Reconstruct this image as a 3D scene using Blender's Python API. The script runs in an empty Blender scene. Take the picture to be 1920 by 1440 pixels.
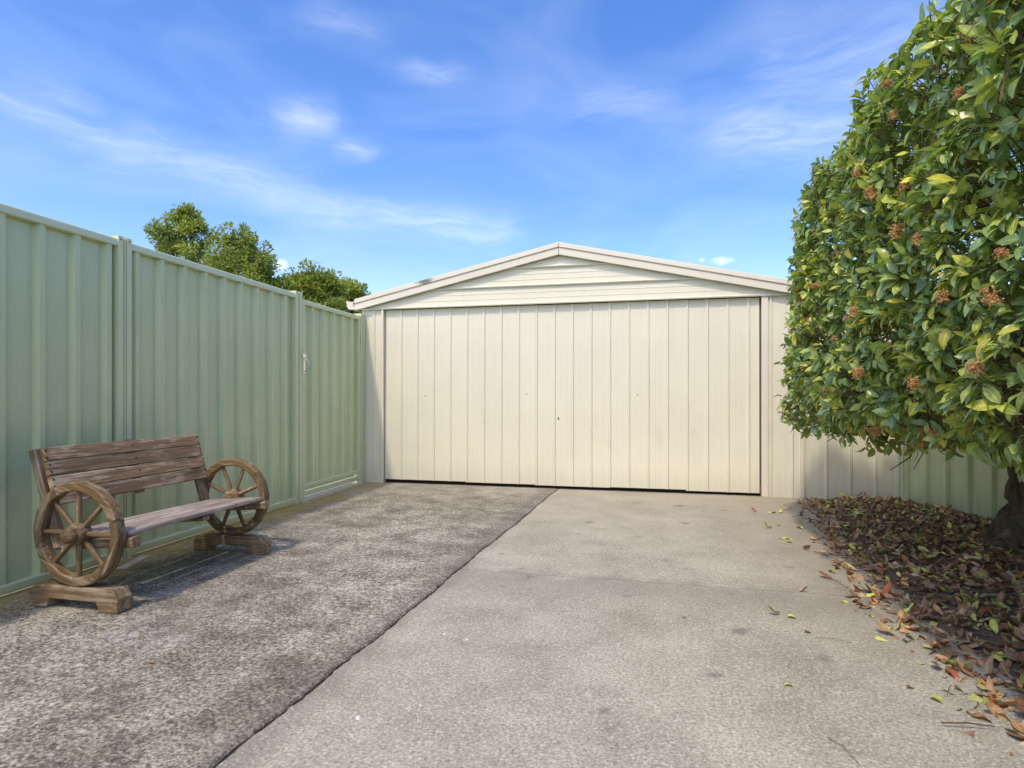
import bpy, bmesh, math, random
import numpy as np
from mathutils import Vector, Matrix, noise as mnoise

random.seed(7)
rng = np.random.default_rng(11)
scene = bpy.context.scene
col = scene.collection
R = math.radians

# ---------------------------------------------------------------- camera
CAM_H = 0.97
YAW = R(13.2)
cam_d = bpy.data.cameras.new("camera")
cam = bpy.data.objects.new("camera", cam_d)
col.objects.link(cam)
cam.location = (0, 0, CAM_H)
cam.rotation_euler = (R(90), 0, YAW)
cam_d.sensor_width = 36
cam_d.lens = 21.19
cam_d.shift_y = 22 / 1920
cam_d.clip_start = 0.05
cam_d.clip_end = 3000
scene.camera = cam

# ---------------------------------------------------------------- light
SUN_TO = Vector((-0.27, -1.0, 1.65)).normalized()      # direction towards the sun
sun_d = bpy.data.lights.new("sun", 'SUN')
sun = bpy.data.objects.new("sun", sun_d)
col.objects.link(sun)
sun.rotation_euler = SUN_TO.to_track_quat('Z', 'Y').to_euler()
sun.location = (-2, -8, 9)
sun_d.energy = 1.0
sun_d.angle = R(2.5)
sun_d.color = (1.0, 0.955, 0.88)
SKY_STRENGTH = 0.15
EXPOSURE = 1.15
scene.view_settings.view_transform = 'Standard'
scene.view_settings.look = 'None'
scene.view_settings.exposure = EXPOSURE
scene.view_settings.gamma = 1
scene.view_settings.use_white_balance = True
scene.view_settings.white_balance_temperature = 7800
scene.cycles.max_bounces = 6
scene.cycles.diffuse_bounces = 3
scene.cycles.glossy_bounces = 2
scene.cycles.transmission_bounces = 3
scene.cycles.caustics_reflective = False
scene.cycles.caustics_refractive = False
scene.view_settings.use_curve_mapping = False


class NT:
    """small node-graph helper"""
    def __init__(self, tree):
        self.t = tree
        self.t.nodes.clear()

    def n(self, typ, **kw):
        nd = self.t.nodes.new(typ)
        for k, v in kw.items():
            setattr(nd, k, v)
        return nd

    def put(self, sock, v):
        if v is None:
            return
        if hasattr(v, 'is_output') or isinstance(v, bpy.types.NodeSocket):
            self.t.links.new(v, sock)
        else:
            if sock.type == 'RGBA' and len(v) == 3:
                v = (*v, 1)
            sock.default_value = v

    def m(self, op, a, b=None, c=None, clamp=False):
        nd = self.n('ShaderNodeMath', operation=op, use_clamp=clamp)
        self.put(nd.inputs[0], a)
        self.put(nd.inputs[1], b)
        self.put(nd.inputs[2], c)
        return nd.outputs[0]

    def mix(self, f, a, b, blend='MIX'):
        nd = self.n('ShaderNodeMix', data_type='RGBA', blend_type=blend)
        self.put(nd.inputs['Factor'], f)
        self.put(nd.inputs[6], a)
        self.put(nd.inputs[7], b)
        return nd.outputs[2]

    def noise(self, vec, scale, detail=4, rough=0.55, dist=0.0, dims='3D'):
        nd = self.n('ShaderNodeTexNoise', noise_dimensions=dims)
        self.put(nd.inputs['Vector'], vec)
        nd.inputs['Scale'].default_value = scale
        nd.inputs['Detail'].default_value = detail
        nd.inputs['Roughness'].default_value = rough
        nd.inputs['Distortion'].default_value = dist
        return nd.outputs[0]

    def vor(self, vec, scale, feature='F1', rand=1.0):
        nd = self.n('ShaderNodeTexVoronoi', feature=feature)
        self.put(nd.inputs['Vector'], vec)
        nd.inputs['Scale'].default_value = scale
        nd.inputs['Randomness'].default_value = rand
        return nd

    def rng(self, v, a, b, c=0.0, d=1.0, smooth=False):
        nd = self.n('ShaderNodeMapRange')
        nd.interpolation_type = 'SMOOTHSTEP' if smooth else 'LINEAR'
        self.put(nd.inputs[0], v)
        for i, x in enumerate((a, b, c, d)):
            self.put(nd.inputs[1 + i], x)
        return nd.outputs[0]

    def ramp(self, f, stops):
        nd = self.n('ShaderNodeValToRGB')
        el = nd.color_ramp.elements
        while len(el) < len(stops):
            el.new(0.5)
        for e, (p, c) in zip(el, stops):
            e.position = p
            e.color = (*c, 1) if len(c) == 3 else c
        self.put(nd.inputs[0], f)
        return nd.outputs[0]

    def mapping(self, vec, scale=(1, 1, 1), loc=(0, 0, 0), rot=(0, 0, 0)):
        nd = self.n('ShaderNodeMapping')
        self.put(nd.inputs[0], vec)
        nd.inputs['Location'].default_value = loc
        nd.inputs['Rotation'].default_value = rot
        nd.inputs['Scale'].default_value = scale
        return nd.outputs[0]

    def bump(self, h, strength=0.3, dist=0.01, normal=None):
        nd = self.n('ShaderNodeBump')
        nd.inputs['Strength'].default_value = strength
        nd.inputs['Distance'].default_value = dist
        self.put(nd.inputs['Height'], h)
        self.put(nd.inputs['Normal'], normal)
        return nd.outputs[0]

    def sep(self, v):
        nd = self.n('ShaderNodeSeparateXYZ')
        self.put(nd.inputs[0], v)
        return nd.outputs

    def comb(self, x, y, z):
        nd = self.n('ShaderNodeCombineXYZ')
        for i, v in enumerate((x, y, z)):
            self.put(nd.inputs[i], v)
        return nd.outputs[0]

    def out(self, shader, kind='ShaderNodeOutputMaterial'):
        nd = self.n(kind)
        self.t.links.new(shader, nd.inputs[0])

    def principled(self, color, rough=0.5, normal=None, spec=0.5, metallic=0.0):
        nd = self.n('ShaderNodeBsdfPrincipled')
        self.put(nd.inputs['Base Color'], color)
        self.put(nd.inputs['Roughness'], rough)
        self.put(nd.inputs['Normal'], normal)
        nd.inputs['Specular IOR Level'].default_value = spec
        nd.inputs['Metallic'].default_value = metallic
        return nd.outputs[0]


# ---------------------------------------------------------------- world
def px_azel(px, py):
    u = (px - 960) / 1130
    v = (742 - py) / 1130
    return (-YAW + math.atan(u), math.atan(v * math.cos(math.atan(u))))


def build_world():
    w = bpy.data.worlds.new("World")
    scene.world = w
    w.use_nodes = True
    g = NT(w.node_tree)
    sky = g.n('ShaderNodeTexSky', sky_type='NISHITA')
    sky.sun_disc = False
    sky.sun_elevation = math.asin(SUN_TO.z)
    sky.sun_rotation = math.atan2(SUN_TO.x, SUN_TO.y)
    sky.altitude = 50
    sky.air_density = 1.0
    sky.dust_density = 1.8
    sky.ozone_density = 2.5
    hs = g.n('ShaderNodeHueSaturation')
    g.put(hs.inputs['Color'], sky.outputs[0])
    hs.inputs['Hue'].default_value = 0.5145
    hs.inputs['Saturation'].default_value = 1.38
    tc = g.n('ShaderNodeTexCoord')
    d = tc.outputs['Generated']
    x, y, z = g.sep(d)
    az = g.m('ARCTAN2', x, y)
    el = g.m('ARCSINE', z)
    # warp
    P0 = g.comb(az, el, 0.0)
    wn = g.n('ShaderNodeTexNoise')
    g.put(wn.inputs['Vector'], P0)
    wn.inputs['Scale'].default_value = 6
    wn.inputs['Detail'].default_value = 2.5
    wv = g.n('ShaderNodeVectorMath', operation='MULTIPLY_ADD')
    g.put(wv.inputs[0], wn.outputs['Color'])
    wv.inputs[1].default_value = (0.13, 0.06, 0)
    g.put(wv.inputs[2], g.comb(az, el, 0.0))
    PW = wv.outputs[0]
    # cirrus streaks as banks in azimuth / elevation
    streaks = [
        (-140, 130, 230, 262, 22, .40), (230, 262, 640, 390, 32, .40), (640, 390, 930, 440, 32, .48),
        (490, 212, 640, 216, 24, .55), (615, 262, 720, 276, 16, .42), (730, 118, 880, 120, 15, .40),
        (1290, 252, 1700, 215, 44, .52), (1050, 185, 1300, 200, 34, .26), (1480, 130, 1750, 100, 70, .34),
        (-60, 140, 180, 180, 30, .24), (540, 40, 730, 60, 26, .24), (2050, 300, 2500, 120, 80, .4), (-700, 420, -200, 300, 60, .4)]
    chain = ((-140, 130), (230, 262), (640, 390), (-700, 420))
    total = None

    def VM(op, a, b=None, c=None):
        nd = g.n('ShaderNodeVectorMath', operation=op)
        for i, q in enumerate((a, b, c)):
            g.put(nd.inputs[i], q)
        return nd.outputs['Value'] if op == 'DOT_PRODUCT' else nd.outputs[0]

    for (ax, ay, bx, by, wd, inten) in streaks:
        A = px_azel(ax, ay)
        B = px_azel(bx, by)
        ex, ey = B[0] - A[0], B[1] - A[1]
        L2 = ex * ex + ey * ey
        dv_ = VM('SUBTRACT', PW, (A[0] + .065, A[1] + .03, 0))
        t = g.m('MULTIPLY', VM('DOT_PRODUCT', dv_, (ex / L2, ey / L2, 0)), 1.0, clamp=True)
        q = VM('MULTIPLY_ADD', g.comb(t, t, 0.0), (-ex, -ey, 0), dv_)
        wr = wd / 1130
        gs = g.m('EXPONENT', g.m('MULTIPLY_ADD', VM('DOT_PRODUCT', q, q), -1 / (wr * wr), math.log(inten)))
        if wd < 60 and not (ax, ay) in chain:
            u_ = g.m('MULTIPLY_ADD', t, 2.0, -1.0)
            gs = g.m('MULTIPLY', gs, g.m('SUBTRACT', 1.15, g.m('MULTIPLY', u_, u_)))
        total = gs if total is None else g.m('MAXIMUM', total, gs)
    fib = g.noise(g.mapping(PW, scale=(5, 30, 1), rot=(0, 0, R(14))), 2.2, 6, 0.68, 0.5)
    fib2 = g.noise(g.mapping(P0, scale=(2.2, 6, 1), rot=(0, 0, R(18))), 1.3, 3, 0.6, 0.6)
    streakf = g.m('MULTIPLY', total, g.rng(fib, 0.27, 0.73, 0.10, .50))
    veil = g.m('MULTIPLY', g.rng(fib2, 0.42, 0.80), 0.10)
    # small distant cumulus
    cum = None
    lump = g.noise(P0, 55, 3, 0.6)
    for (cx, cy, rx, ry) in [(523, 497, 20, 13), (1352, 489, 27, 9), (1316, 488, 9, 5)]:
        A = px_azel(cx, cy)
        q = VM('MULTIPLY', VM('SUBTRACT', P0, (A[0], A[1], 0)), (1130 / rx, 1130 / ry, 0))
        r2 = VM('DOT_PRODUCT', q, q)
        k = g.m('MULTIPLY_ADD', lump, 2.4, g.m('SUBTRACT', -.2, r2))
        k = g.m('MULTIPLY', g.rng(k, -.2, 1.3, 0, 1, True), g.rng(r2, 1.0, 2.2, 1.0, 0.0))
        cum = k if cum is None else g.m('MAXIMUM', cum, k)
    f = g.m('MAXIMUM', g.m('ADD', streakf, veil), g.m('MULTIPLY', cum, 0.42), clamp=True)
    f = g.m('MULTIPLY', f, g.rng(el, 0.0, 0.08, 0.3, 1.0))
    f = g.m('MINIMUM', f, 0.9)
    colr = g.mix(f, hs.outputs[0], (4.6, 5.1, 5.9))
    bg = g.n('ShaderNodeBackground')
    g.put(bg.inputs[0], colr)
    bg.inputs[1].default_value = SKY_STRENGTH
    g.out(bg.outputs[0], 'ShaderNodeOutputWorld')


build_world()

# ---------------------------------------------------------------- materials
MAT = {}


def new_mat(name):
    m = bpy.data.materials.new(name)
    m.use_nodes = True
    MAT[name] = m
    return m, NT(m.node_tree)


def position(g):
    return g.n('ShaderNodeNewGeometry').outputs['Position']


def steel_paint(name, base, rough=0.38, var=0.12, pin=None, dirt=0.25, ground_z=0.0, spec=0.5):
    """factory painted sheet steel: faint chalking, rain streaks, dust splash near the ground"""
    m, g = new_mat(name)
    P = position(g)
    n1 = g.noise(P, 1.7, 4)
    n2 = g.noise(g.mapping(P, scale=(14, 14, 0.9)), 1.0, 5, 0.6)
    n3 = g.noise(P, 70, 3)
    b = Vector(base)
    c = g.mix(g.rng(n1, .3, .7), tuple(b * (1 - var)), tuple(b * (1 + var * .6)))
    c = g.mix(g.m('MULTIPLY', g.rng(n2, .55, .8), .18), c, tuple(b * .72))
    c = g.mix(g.m('MULTIPLY', g.rng(n3, .62, .75), .14), c, tuple(b * .6))
    x, y, z = g.sep(P)
    splash = g.m('MULTIPLY', g.rng(g.m('ADD', z, g.m('MULTIPLY', n2, .25)), .12, .42, 1, 0, True), dirt)
    c = g.mix(splash, c, (.24, .22, .17))
    sm2 = g.m('MULTIPLY', g.rng(g.noise(g.mapping(P, scale=(3, 3, 2)), 1.4, 6, .7), .55, .75), g.m('MULTIPLY', g.rng(z, .05, .5), g.rng(z, .7, 1.3, 1, 0)))
    c = g.mix(g.m('MULTIPLY', sm2, .22), c, tuple(b * .5))
    spots = g.vor(P, 9)
    sm = g.m('MULTIPLY', g.rng(spots.outputs['Distance'], .02, .035, 1, 0), g.rng(g.noise(P, 3.1, 1), .58, .62))
    c = g.mix(g.m('MULTIPLY', sm, .55), c, (.12, .1, .08))
    nrm = None
    h = g.m('MULTIPLY', g.noise(P, 6, 2), 1.0)
    nrm = g.bump(h, .12, .02)
    if pin:
        co = x if pin == 'x' else (y if pin == 'y' else z)
        wv = g.m('SINE', g.m('MULTIPLY', co, 2 * math.pi / 0.019))
        nrm = g.bump(g.m('POWER', g.m('ABSOLUTE', wv), 6), .10, .0008, nrm)
    rr = g.rng(n2, .3, .75, rough - .06, rough + .12)
    g.out(g.principled(c, rr, nrm, spec))
    return m


CREAM = (.75, .725, .58)
GREEN = (.545, .61, .35)
steel_paint('cream_steel', CREAM, .55, .04, 'x', .22)
steel_paint('cream_trim', (.75, .70, .58), .5, .04, None, .1)
steel_paint('cream_gable', CREAM, .55, .04, None, 0)
steel_paint('green_steel', GREEN, .27, .05, None, .16, spec=.6)
steel_paint('green_trim', (.60, .66, .41), .36, .05, None, .12, spec=.6)
steel_paint('roof_steel', (.55, .53, .46), .5, .1, None, 0)


def m_barge():
    m, g = new_mat('barge_steel')
    P = position(g)
    n = g.noise(P, 3, 4)
    c = g.mix(n, (.72, .67, .55), (.79, .74, .62))
    # grey lichen bloom near the top edge of the left barge
    v = g.n('ShaderNodeVectorMath', operation='DISTANCE')
    g.put(v.inputs[0], g.mapping(P, scale=(1, 0, 2.2)))
    v.inputs[1].default_value = (-2.44, 0, 2.2 * 2.232)
    k = g.m('ADD', v.outputs['Value'], g.m('MULTIPLY', g.m('SUBTRACT', g.noise(P, 22, 4), .5), .22))
    c = g.mix(g.rng(k, .075, .135, .95, 0), c, (.15, .155, .115))
    c = g.mix(g.m('MULTIPLY', g.rng(g.noise(g.mapping(P, scale=(30, 1, 4)), 1, 4), .6, .8), .16), c, (.5, .47, .4))
    g.out(g.principled(c, .48, g.bump(n, .1, .02)))


m_barge()


def simple(name, base, rough=.5, var=.2, scale=12, spec=.5, metallic=0.0, bump=.2):
    m, g = new_mat(name)
    co = g.n('ShaderNodeTexCoord').outputs['Object']
    n = g.noise(co, scale, 5, .6)
    b = Vector(base)
    c = g.mix(g.rng(n, .3, .7), tuple(b * (1 - var)), tuple(b * (1 + var)))
    g.out(g.principled(c, rough, g.bump(n, bump, .01), spec, metallic))
    return m


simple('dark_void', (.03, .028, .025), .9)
simple('chrome', (.72, .72, .70), .22, .1, 30, metallic=1.0, bump=.05)
simple('bolt_steel', (.06, .05, .045), .55, .3, 40, metallic=.6)
simple('white_spot', (.78, .78, .75), .7, .1, 40)
simple('pale_timber', (.50, .46, .38), .8, .2, 20)
simple('rust', (.35, .14, .06), .85, .3, 40)
simple('joint_fill', (.10, .09, .062), .95, .5, 30)


def m_ground():
    m, g = new_mat('lawn_earth')
    P = position(g)
    n = g.noise(P, .6, 6)
    c = g.mix(n, (.06, .085, .03), (.16, .13, .08))
    g.out(g.principled(c, .95, g.bump(g.noise(P, 20, 5), .5, .03)))


m_ground()


def m_concrete_old():
    """left slab: exposed weathered surface, dark lichen film and pale aggregate flecks"""
    m, g = new_mat('concrete_weathered')
    P = position(g)
    x, y, z = g.sep(P)
    big = g.noise(P, .9, 5, .6)
    mid = g.noise(P, 4.5, 6, .62)
    fine = g.noise(P, 78, 7, .72)
    fleck = g.noise(P, 38, 8, .74, .1)
    vd = g.vor(P, 135)
    cellv = g.sep(vd.outputs['Color'])[0]
    base = g.mix(g.rng(mid, .36, .66), (.13, .118, .09), (.29, .268, .21))
    base = g.mix(g.rng(fine, .40, .62), g.mix(1.0, base, (.36, .345, .33), 'MULTIPLY'), g.mix(1.0, base, (1.6, 1.6, 1.58), 'MULTIPLY'))
    cover = g.rng(g.m('ADD', big, g.m('MULTIPLY', g.m('SUBTRACT', mid, .5), .8)), .34, .68)
    # away from the joint towards the fence the film is thicker
    fm = g.rng(fleck, g.rng(cover, 0, 1, .58, .47), g.rng(cover, 0, 1, .72, .63), 0, 1)
    base = g.mix(g.m('MULTIPLY', fm, .9), base, (.64, .61, .52))
    dark = g.rng(g.noise(P, 40, 5, .65), .60, .68)
    base = g.mix(g.m('MULTIPLY', dark, .55), base, (.055, .05, .045))
    base = g.mix(g.rng(cellv, .0, .30, .52, 0), base, (.06, .055, .045))
    base = g.mix(g.m('MULTIPLY', g.rng(cellv, .62, .95), g.rng(cover, 0, 1, .25, .8)), base, (.60, .575, .50))
    # bluish-white lichen patch
    lp = g.rng(g.noise(g.mapping(P, loc=(3.1, .4, 0)), 1.3, 3), .58, .68)
    lf = g.rng(g.noise(P, 26, 6, .7), .5, .58)
    base = g.mix(g.m('MULTIPLY', g.m('MULTIPLY', lp, lf), .6), base, (.50, .49, .52))
    # moss along the fence line
    edge = g.m('ADD', x, g.m('MULTIPLY', g.m('SUBTRACT', g.noise(P, 2.6, 5), .5), .55))
    mo = g.m('MULTIPLY', g.rng(edge, -2.98, -2.76, 1, 0), g.rng(fine, .38, .52))
    base = g.mix(g.m('MULTIPLY', mo, .9), base, (.38, .28, .07))
    # pale path edge near garage
    gp = g.rng(g.m('ADD', y, g.m('MULTIPLY', g.m('SUBTRACT', big, .5), 1.2)), 5.2, 6.2)
    base = g.mix(g.m('MULTIPLY', gp, .45), base, (.36, .33, .28))
    # stained band beside joint
    jd = g.rng(g.m('ADD', x, g.m('MULTIPLY', g.m('SUBTRACT', mid, .5), .22)), -1.22, -1.08, 0, 1)
    base = g.mix(g.m('MULTIPLY', jd, .4), base, (.09, .082, .075))
    h = g.m('ADD', g.m('MULTIPLY', fine, .6), g.m('ADD', g.m('MULTIPLY', fm, .35), g.m('MULTIPLY', vd.outputs['Distance'], .3)))
    nr = g.bump(h, .55, .008)
    g.out(g.principled(base, .88, nr, .35))


m_concrete_old()


def m_concrete_new():
    m, g = new_mat('concrete_smooth')
    P = position(g)
    x, y, z = g.sep(P)
    big = g.noise(P, .8, 5, .6)
    mid = g.noise(P, 3.2, 6, .62)
    fine = g.noise(P, 95, 8, .8)
    flk = g.noise(P, 60, 6, .75)
    cv = g.sep(g.vor(P, 150).outputs['Color'])[0]
    c = g.mix(g.rng(g.m('ADD', g.m('MULTIPLY', big, .5), g.m('MULTIPLY', mid, .5)), .36, .64), (.285, .272, .218), (.435, .415, .342))
    c = g.mix(g.rng(fine, .38, .62), g.mix(1.0, c, (.56, .55, .54), 'MULTIPLY'), g.mix(1.0, c, (1.38, 1.38, 1.36), 'MULTIPLY'))
    c = g.mix(g.m('MULTIPLY', g.rng(flk, .63, .70), .6), c, (.62, .60, .53))
    c = g.mix(g.m('MULTIPLY', g.rng(g.noise(g.mapping(P, loc=(5, 2, 0)), 60, 4), .64, .72), .55), c, (.11, .10, .09))
    c = g.mix(g.rng(cv, 0, .16, .5, 0), c, (.13, .122, .10))
    c = g.mix(g.rng(cv, .82, 1, 0, .55), c, (.66, .64, .57))
    # transverse damp band around the saw cut, brown tannin wash by the bed
    yb = g.m('ADD', y, g.m('MULTIPLY', g.m('SUBTRACT', mid, .5), .5))
    band = g.m('MULTIPLY', g.rng(yb, 2.75, 3.12, 0, 1, True), g.rng(yb, 3.18, 3.32, 1, 0, True))
    c = g.mix(g.m('MULTIPLY', band, .36), c, (.17, .16, .13))
    tb = g.m('ADD', x, g.m('MULTIPLY', g.m('SUBTRACT', g.noise(P, 2.1, 5), .5), .9))
    tan = g.m('MULTIPLY', g.rng(tb, .35, 1.15), g.rng(y, 2.2, 3.4))
    c = g.mix(g.m('MULTIPLY', tan, .55), c, (.29, .24, .17))
    far = g.m('MULTIPLY', g.rng(g.m('ADD', y, g.m('MULTIPLY', big, 1.4)), 4.4, 6.0), .35)
    c = g.mix(far, c, (.29, .26, .205))
    # oil drips
    dr = g.noise(g.mapping(P, loc=(1.7, 4.2, 0)), 5.5, 3, .45)
    c = g.mix(g.rng(dr, .665, .73, 0, .6), c, (.12, .11, .10))
    jd = g.rng(g.m('ADD', x, g.m('MULTIPLY', g.m('SUBTRACT', mid, .5), .15)), -1.06, -.98, 1, 0)
    c = g.mix(g.m('MULTIPLY', jd, .35), c, (.14, .13, .115))
    nr = g.bump(g.m('ADD', fine, g.m('MULTIPLY', mid, .3)), .28, .004)
    g.out(g.principled(c, .82, nr, .4))


m_concrete_new()


def m_soil():
    m, g = new_mat('soil')
    P = position(g)
    a = g.noise(P, 9, 7, .65)
    b = g.noise(P, 60, 5, .7)
    c = g.mix(g.rng(a, .35, .65), (.095, .07, .052), (.21, .16, .115))
    c = g.mix(g.m('MULTIPLY', g.rng(b, .6, .7), .6), c, (.20, .14, .10))
    g.out(g.principled(c, .95, g.bump(b, .8, .012), .2))


m_soil()


def m_wood(name, a, b, worn, wornamt, peel=0.0, rough=.62):
    m, g = new_mat(name)
    tc = g.n('ShaderNodeTexCoord').outputs['Object']
    oi = g.n('ShaderNodeObjectInfo')
    off = g.n('ShaderNodeVectorMath', operation='SCALE')
    off.inputs[0].default_value = (7.3, 3.1, 5.7)
    g.put(off.inputs['Scale'], oi.outputs['Random'])
    ad = g.n('ShaderNodeVectorMath', operation='ADD')
    g.put(ad.inputs[0], tc)
    g.put(ad.inputs[1], off.outputs[0])
    v = ad.outputs[0]
    gr = g.noise(g.mapping(v, scale=(3.5, 60, 60)), 1.0, 6, .6, .6)
    gr2 = g.noise(g.mapping(v, scale=(9, 190, 190)), 1.0, 4, .6)
    pt = g.noise(g.mapping(v, scale=(5, 14, 14)), 1.2, 6, .65)
    c = g.mix(g.rng(gr, .32, .68), a, b)
    c = g.mix(g.m('MULTIPLY', g.rng(gr2, .56, .72), .6), c, tuple(Vector(a) * .4))
    wv = g.m('MULTIPLY', g.rng(g.m('ADD', pt, g.m('MULTIPLY', g.m('SUBTRACT', gr, .5), .7)), .5, .66), wornamt)
    c = g.mix(wv, c, worn)
    if peel:
        pn = g.noise(g.mapping(v, scale=(6, 16, 16)), 2.1, 6, .6)
        c = g.mix(g.m('MULTIPLY', g.rng(pn, .64, .67), peel), c, (.62, .55, .46))
    c = g.mix(1.0, c, g.ramp(oi.outputs['Random'], [(0, (.82, .82, .82)), (1, (1.15, 1.12, 1.08))]), 'MULTIPLY')
    h = g.m('ADD', gr, g.m('MULTIPLY', gr2, .7))
    g.out(g.principled(c, g.rng(wv, 0, 1, rough, .85), g.bump(h, .45, .004), .4))


m_wood('wood_back', (.165, .098, .048), (.37, .235, .125), (.60, .48, .34), .6, .5, .72)
m_wood('wood_seat', (.20, .16, .135), (.40, .345, .305), (.52, .48, .44), .8, .15, .8)
m_wood('wood_wheel', (.095, .06, .028), (.235, .152, .072), (.35, .29, .21), .6, .45, .66)
m_wood('wood_base', (.14, .092, .05), (.30, .205, .115), (.46, .39, .30), .65, .25, .72)


def m_leaf(name, rough=.36, trans=.22, litter=False):
    m, g = new_mat(name)
    at = g.n('ShaderNodeAttribute', attribute_name='tint')
    mid = g.n('ShaderNodeAttribute', attribute_name='rib')
    P = position(g)
    geo = g.n('ShaderNodeNewGeometry')
    n = g.noise(P, 55, 3)
    c = g.mix(1.0, at.outputs['Color'], g.ramp(n, [(.3, (.8, .8, .8)), (.7, (1.2, 1.2, 1.15))]), 'MULTIPLY')
    ribm = g.m('MULTIPLY', g.rng(mid.outputs['Fac'], .80, .97), .45 if not litter else .25)
    c = g.mix(ribm, c, g.mix(1.0, c, (2.2, 2.0, 1.8), 'MULTIPLY'))
    und = g.mix(.55, c, (.19, .23, .10) if not litter else (.25, .17, .11))
    c = g.mix(geo.outputs['Backfacing'], c, und)
    if litter:
        c = g.mix(g.m('MULTIPLY', g.rng(g.noise(P, 120, 3), .58, .68), .5), c, (.07, .04, .025))
    bs = g.principled(c, g.rng(geo.outputs['Backfacing'], 0, 1, rough, .62), g.bump(n, .25, .004), .5)
    tr = g.n('ShaderNodeBsdfTranslucent')
    g.put(tr.inputs[0], g.mix(1.0, c, (1.5, 1.7, .7), 'MULTIPLY'))
    ms = g.n('ShaderNodeMixShader')
    ms.inputs[0].default_value = trans
    g.t.links.new(bs, ms.inputs[1])
    g.t.links.new(tr.outputs[0], ms.inputs[2])
    g.out(ms.outputs[0])


m_leaf('hedge_leaf', .27, .33)
m_leaf('litter_leaf', .6, .06, True)
m_leaf('tree_leaf', .6, .38)


def m_bark():
    m, g = new_mat('bark')
    P = position(g)
    a = g.noise(g.mapping(P, scale=(14, 14, 4)), 1.0, 7, .65, 1.0)
    c = g.mix(g.rng(a, .35, .65), (.03, .023, .016), (.17, .135, .095))
    c = g.mix(g.m('MULTIPLY', g.rng(g.noise(P, 7, 4), .55, .68), .5), c, (.11, .11, .055))
    g.out(g.principled(c, .92, g.bump(a, 1.0, .03), .2))


m_bark()
simple('twig', (.13, .08, .05), .85, .35, 30)
simple('berry', (.52, .25, .095), .45, .5, 25)

# ---------------------------------------------------------------- object helpers
WORLD = {}


def reg(o, M):
    WORLD[o.name] = M


def link(name, mesh, mat=None, parent=None, M=None):
    """link a mesh (given in the frame M, default world) as an object under parent"""
    o = bpy.data.objects.new(name, mesh)
    col.objects.link(o)
    M = M or Matrix.Identity(4)
    if parent is not None:
        o.parent = parent
        o.matrix_basis = WORLD[parent.name].inverted() @ M
    else:
        o.matrix_basis = M
    reg(o, M)
    if mat and mesh is not None and not mesh.materials:
        mesh.materials.append(MAT[mat])
    return o


def empty(name, loc, parent=None):
    o = link(name, None, None, parent, Matrix.Translation(loc))
    o.empty_display_size = .1
    return o


def tag(o, label=None, cat=None, group=None, kind=None):
    if label: o['label'] = label
    if cat: o['category'] = cat
    if group: o['group'] = group
    if kind: o['kind'] = kind
    return o


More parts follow.
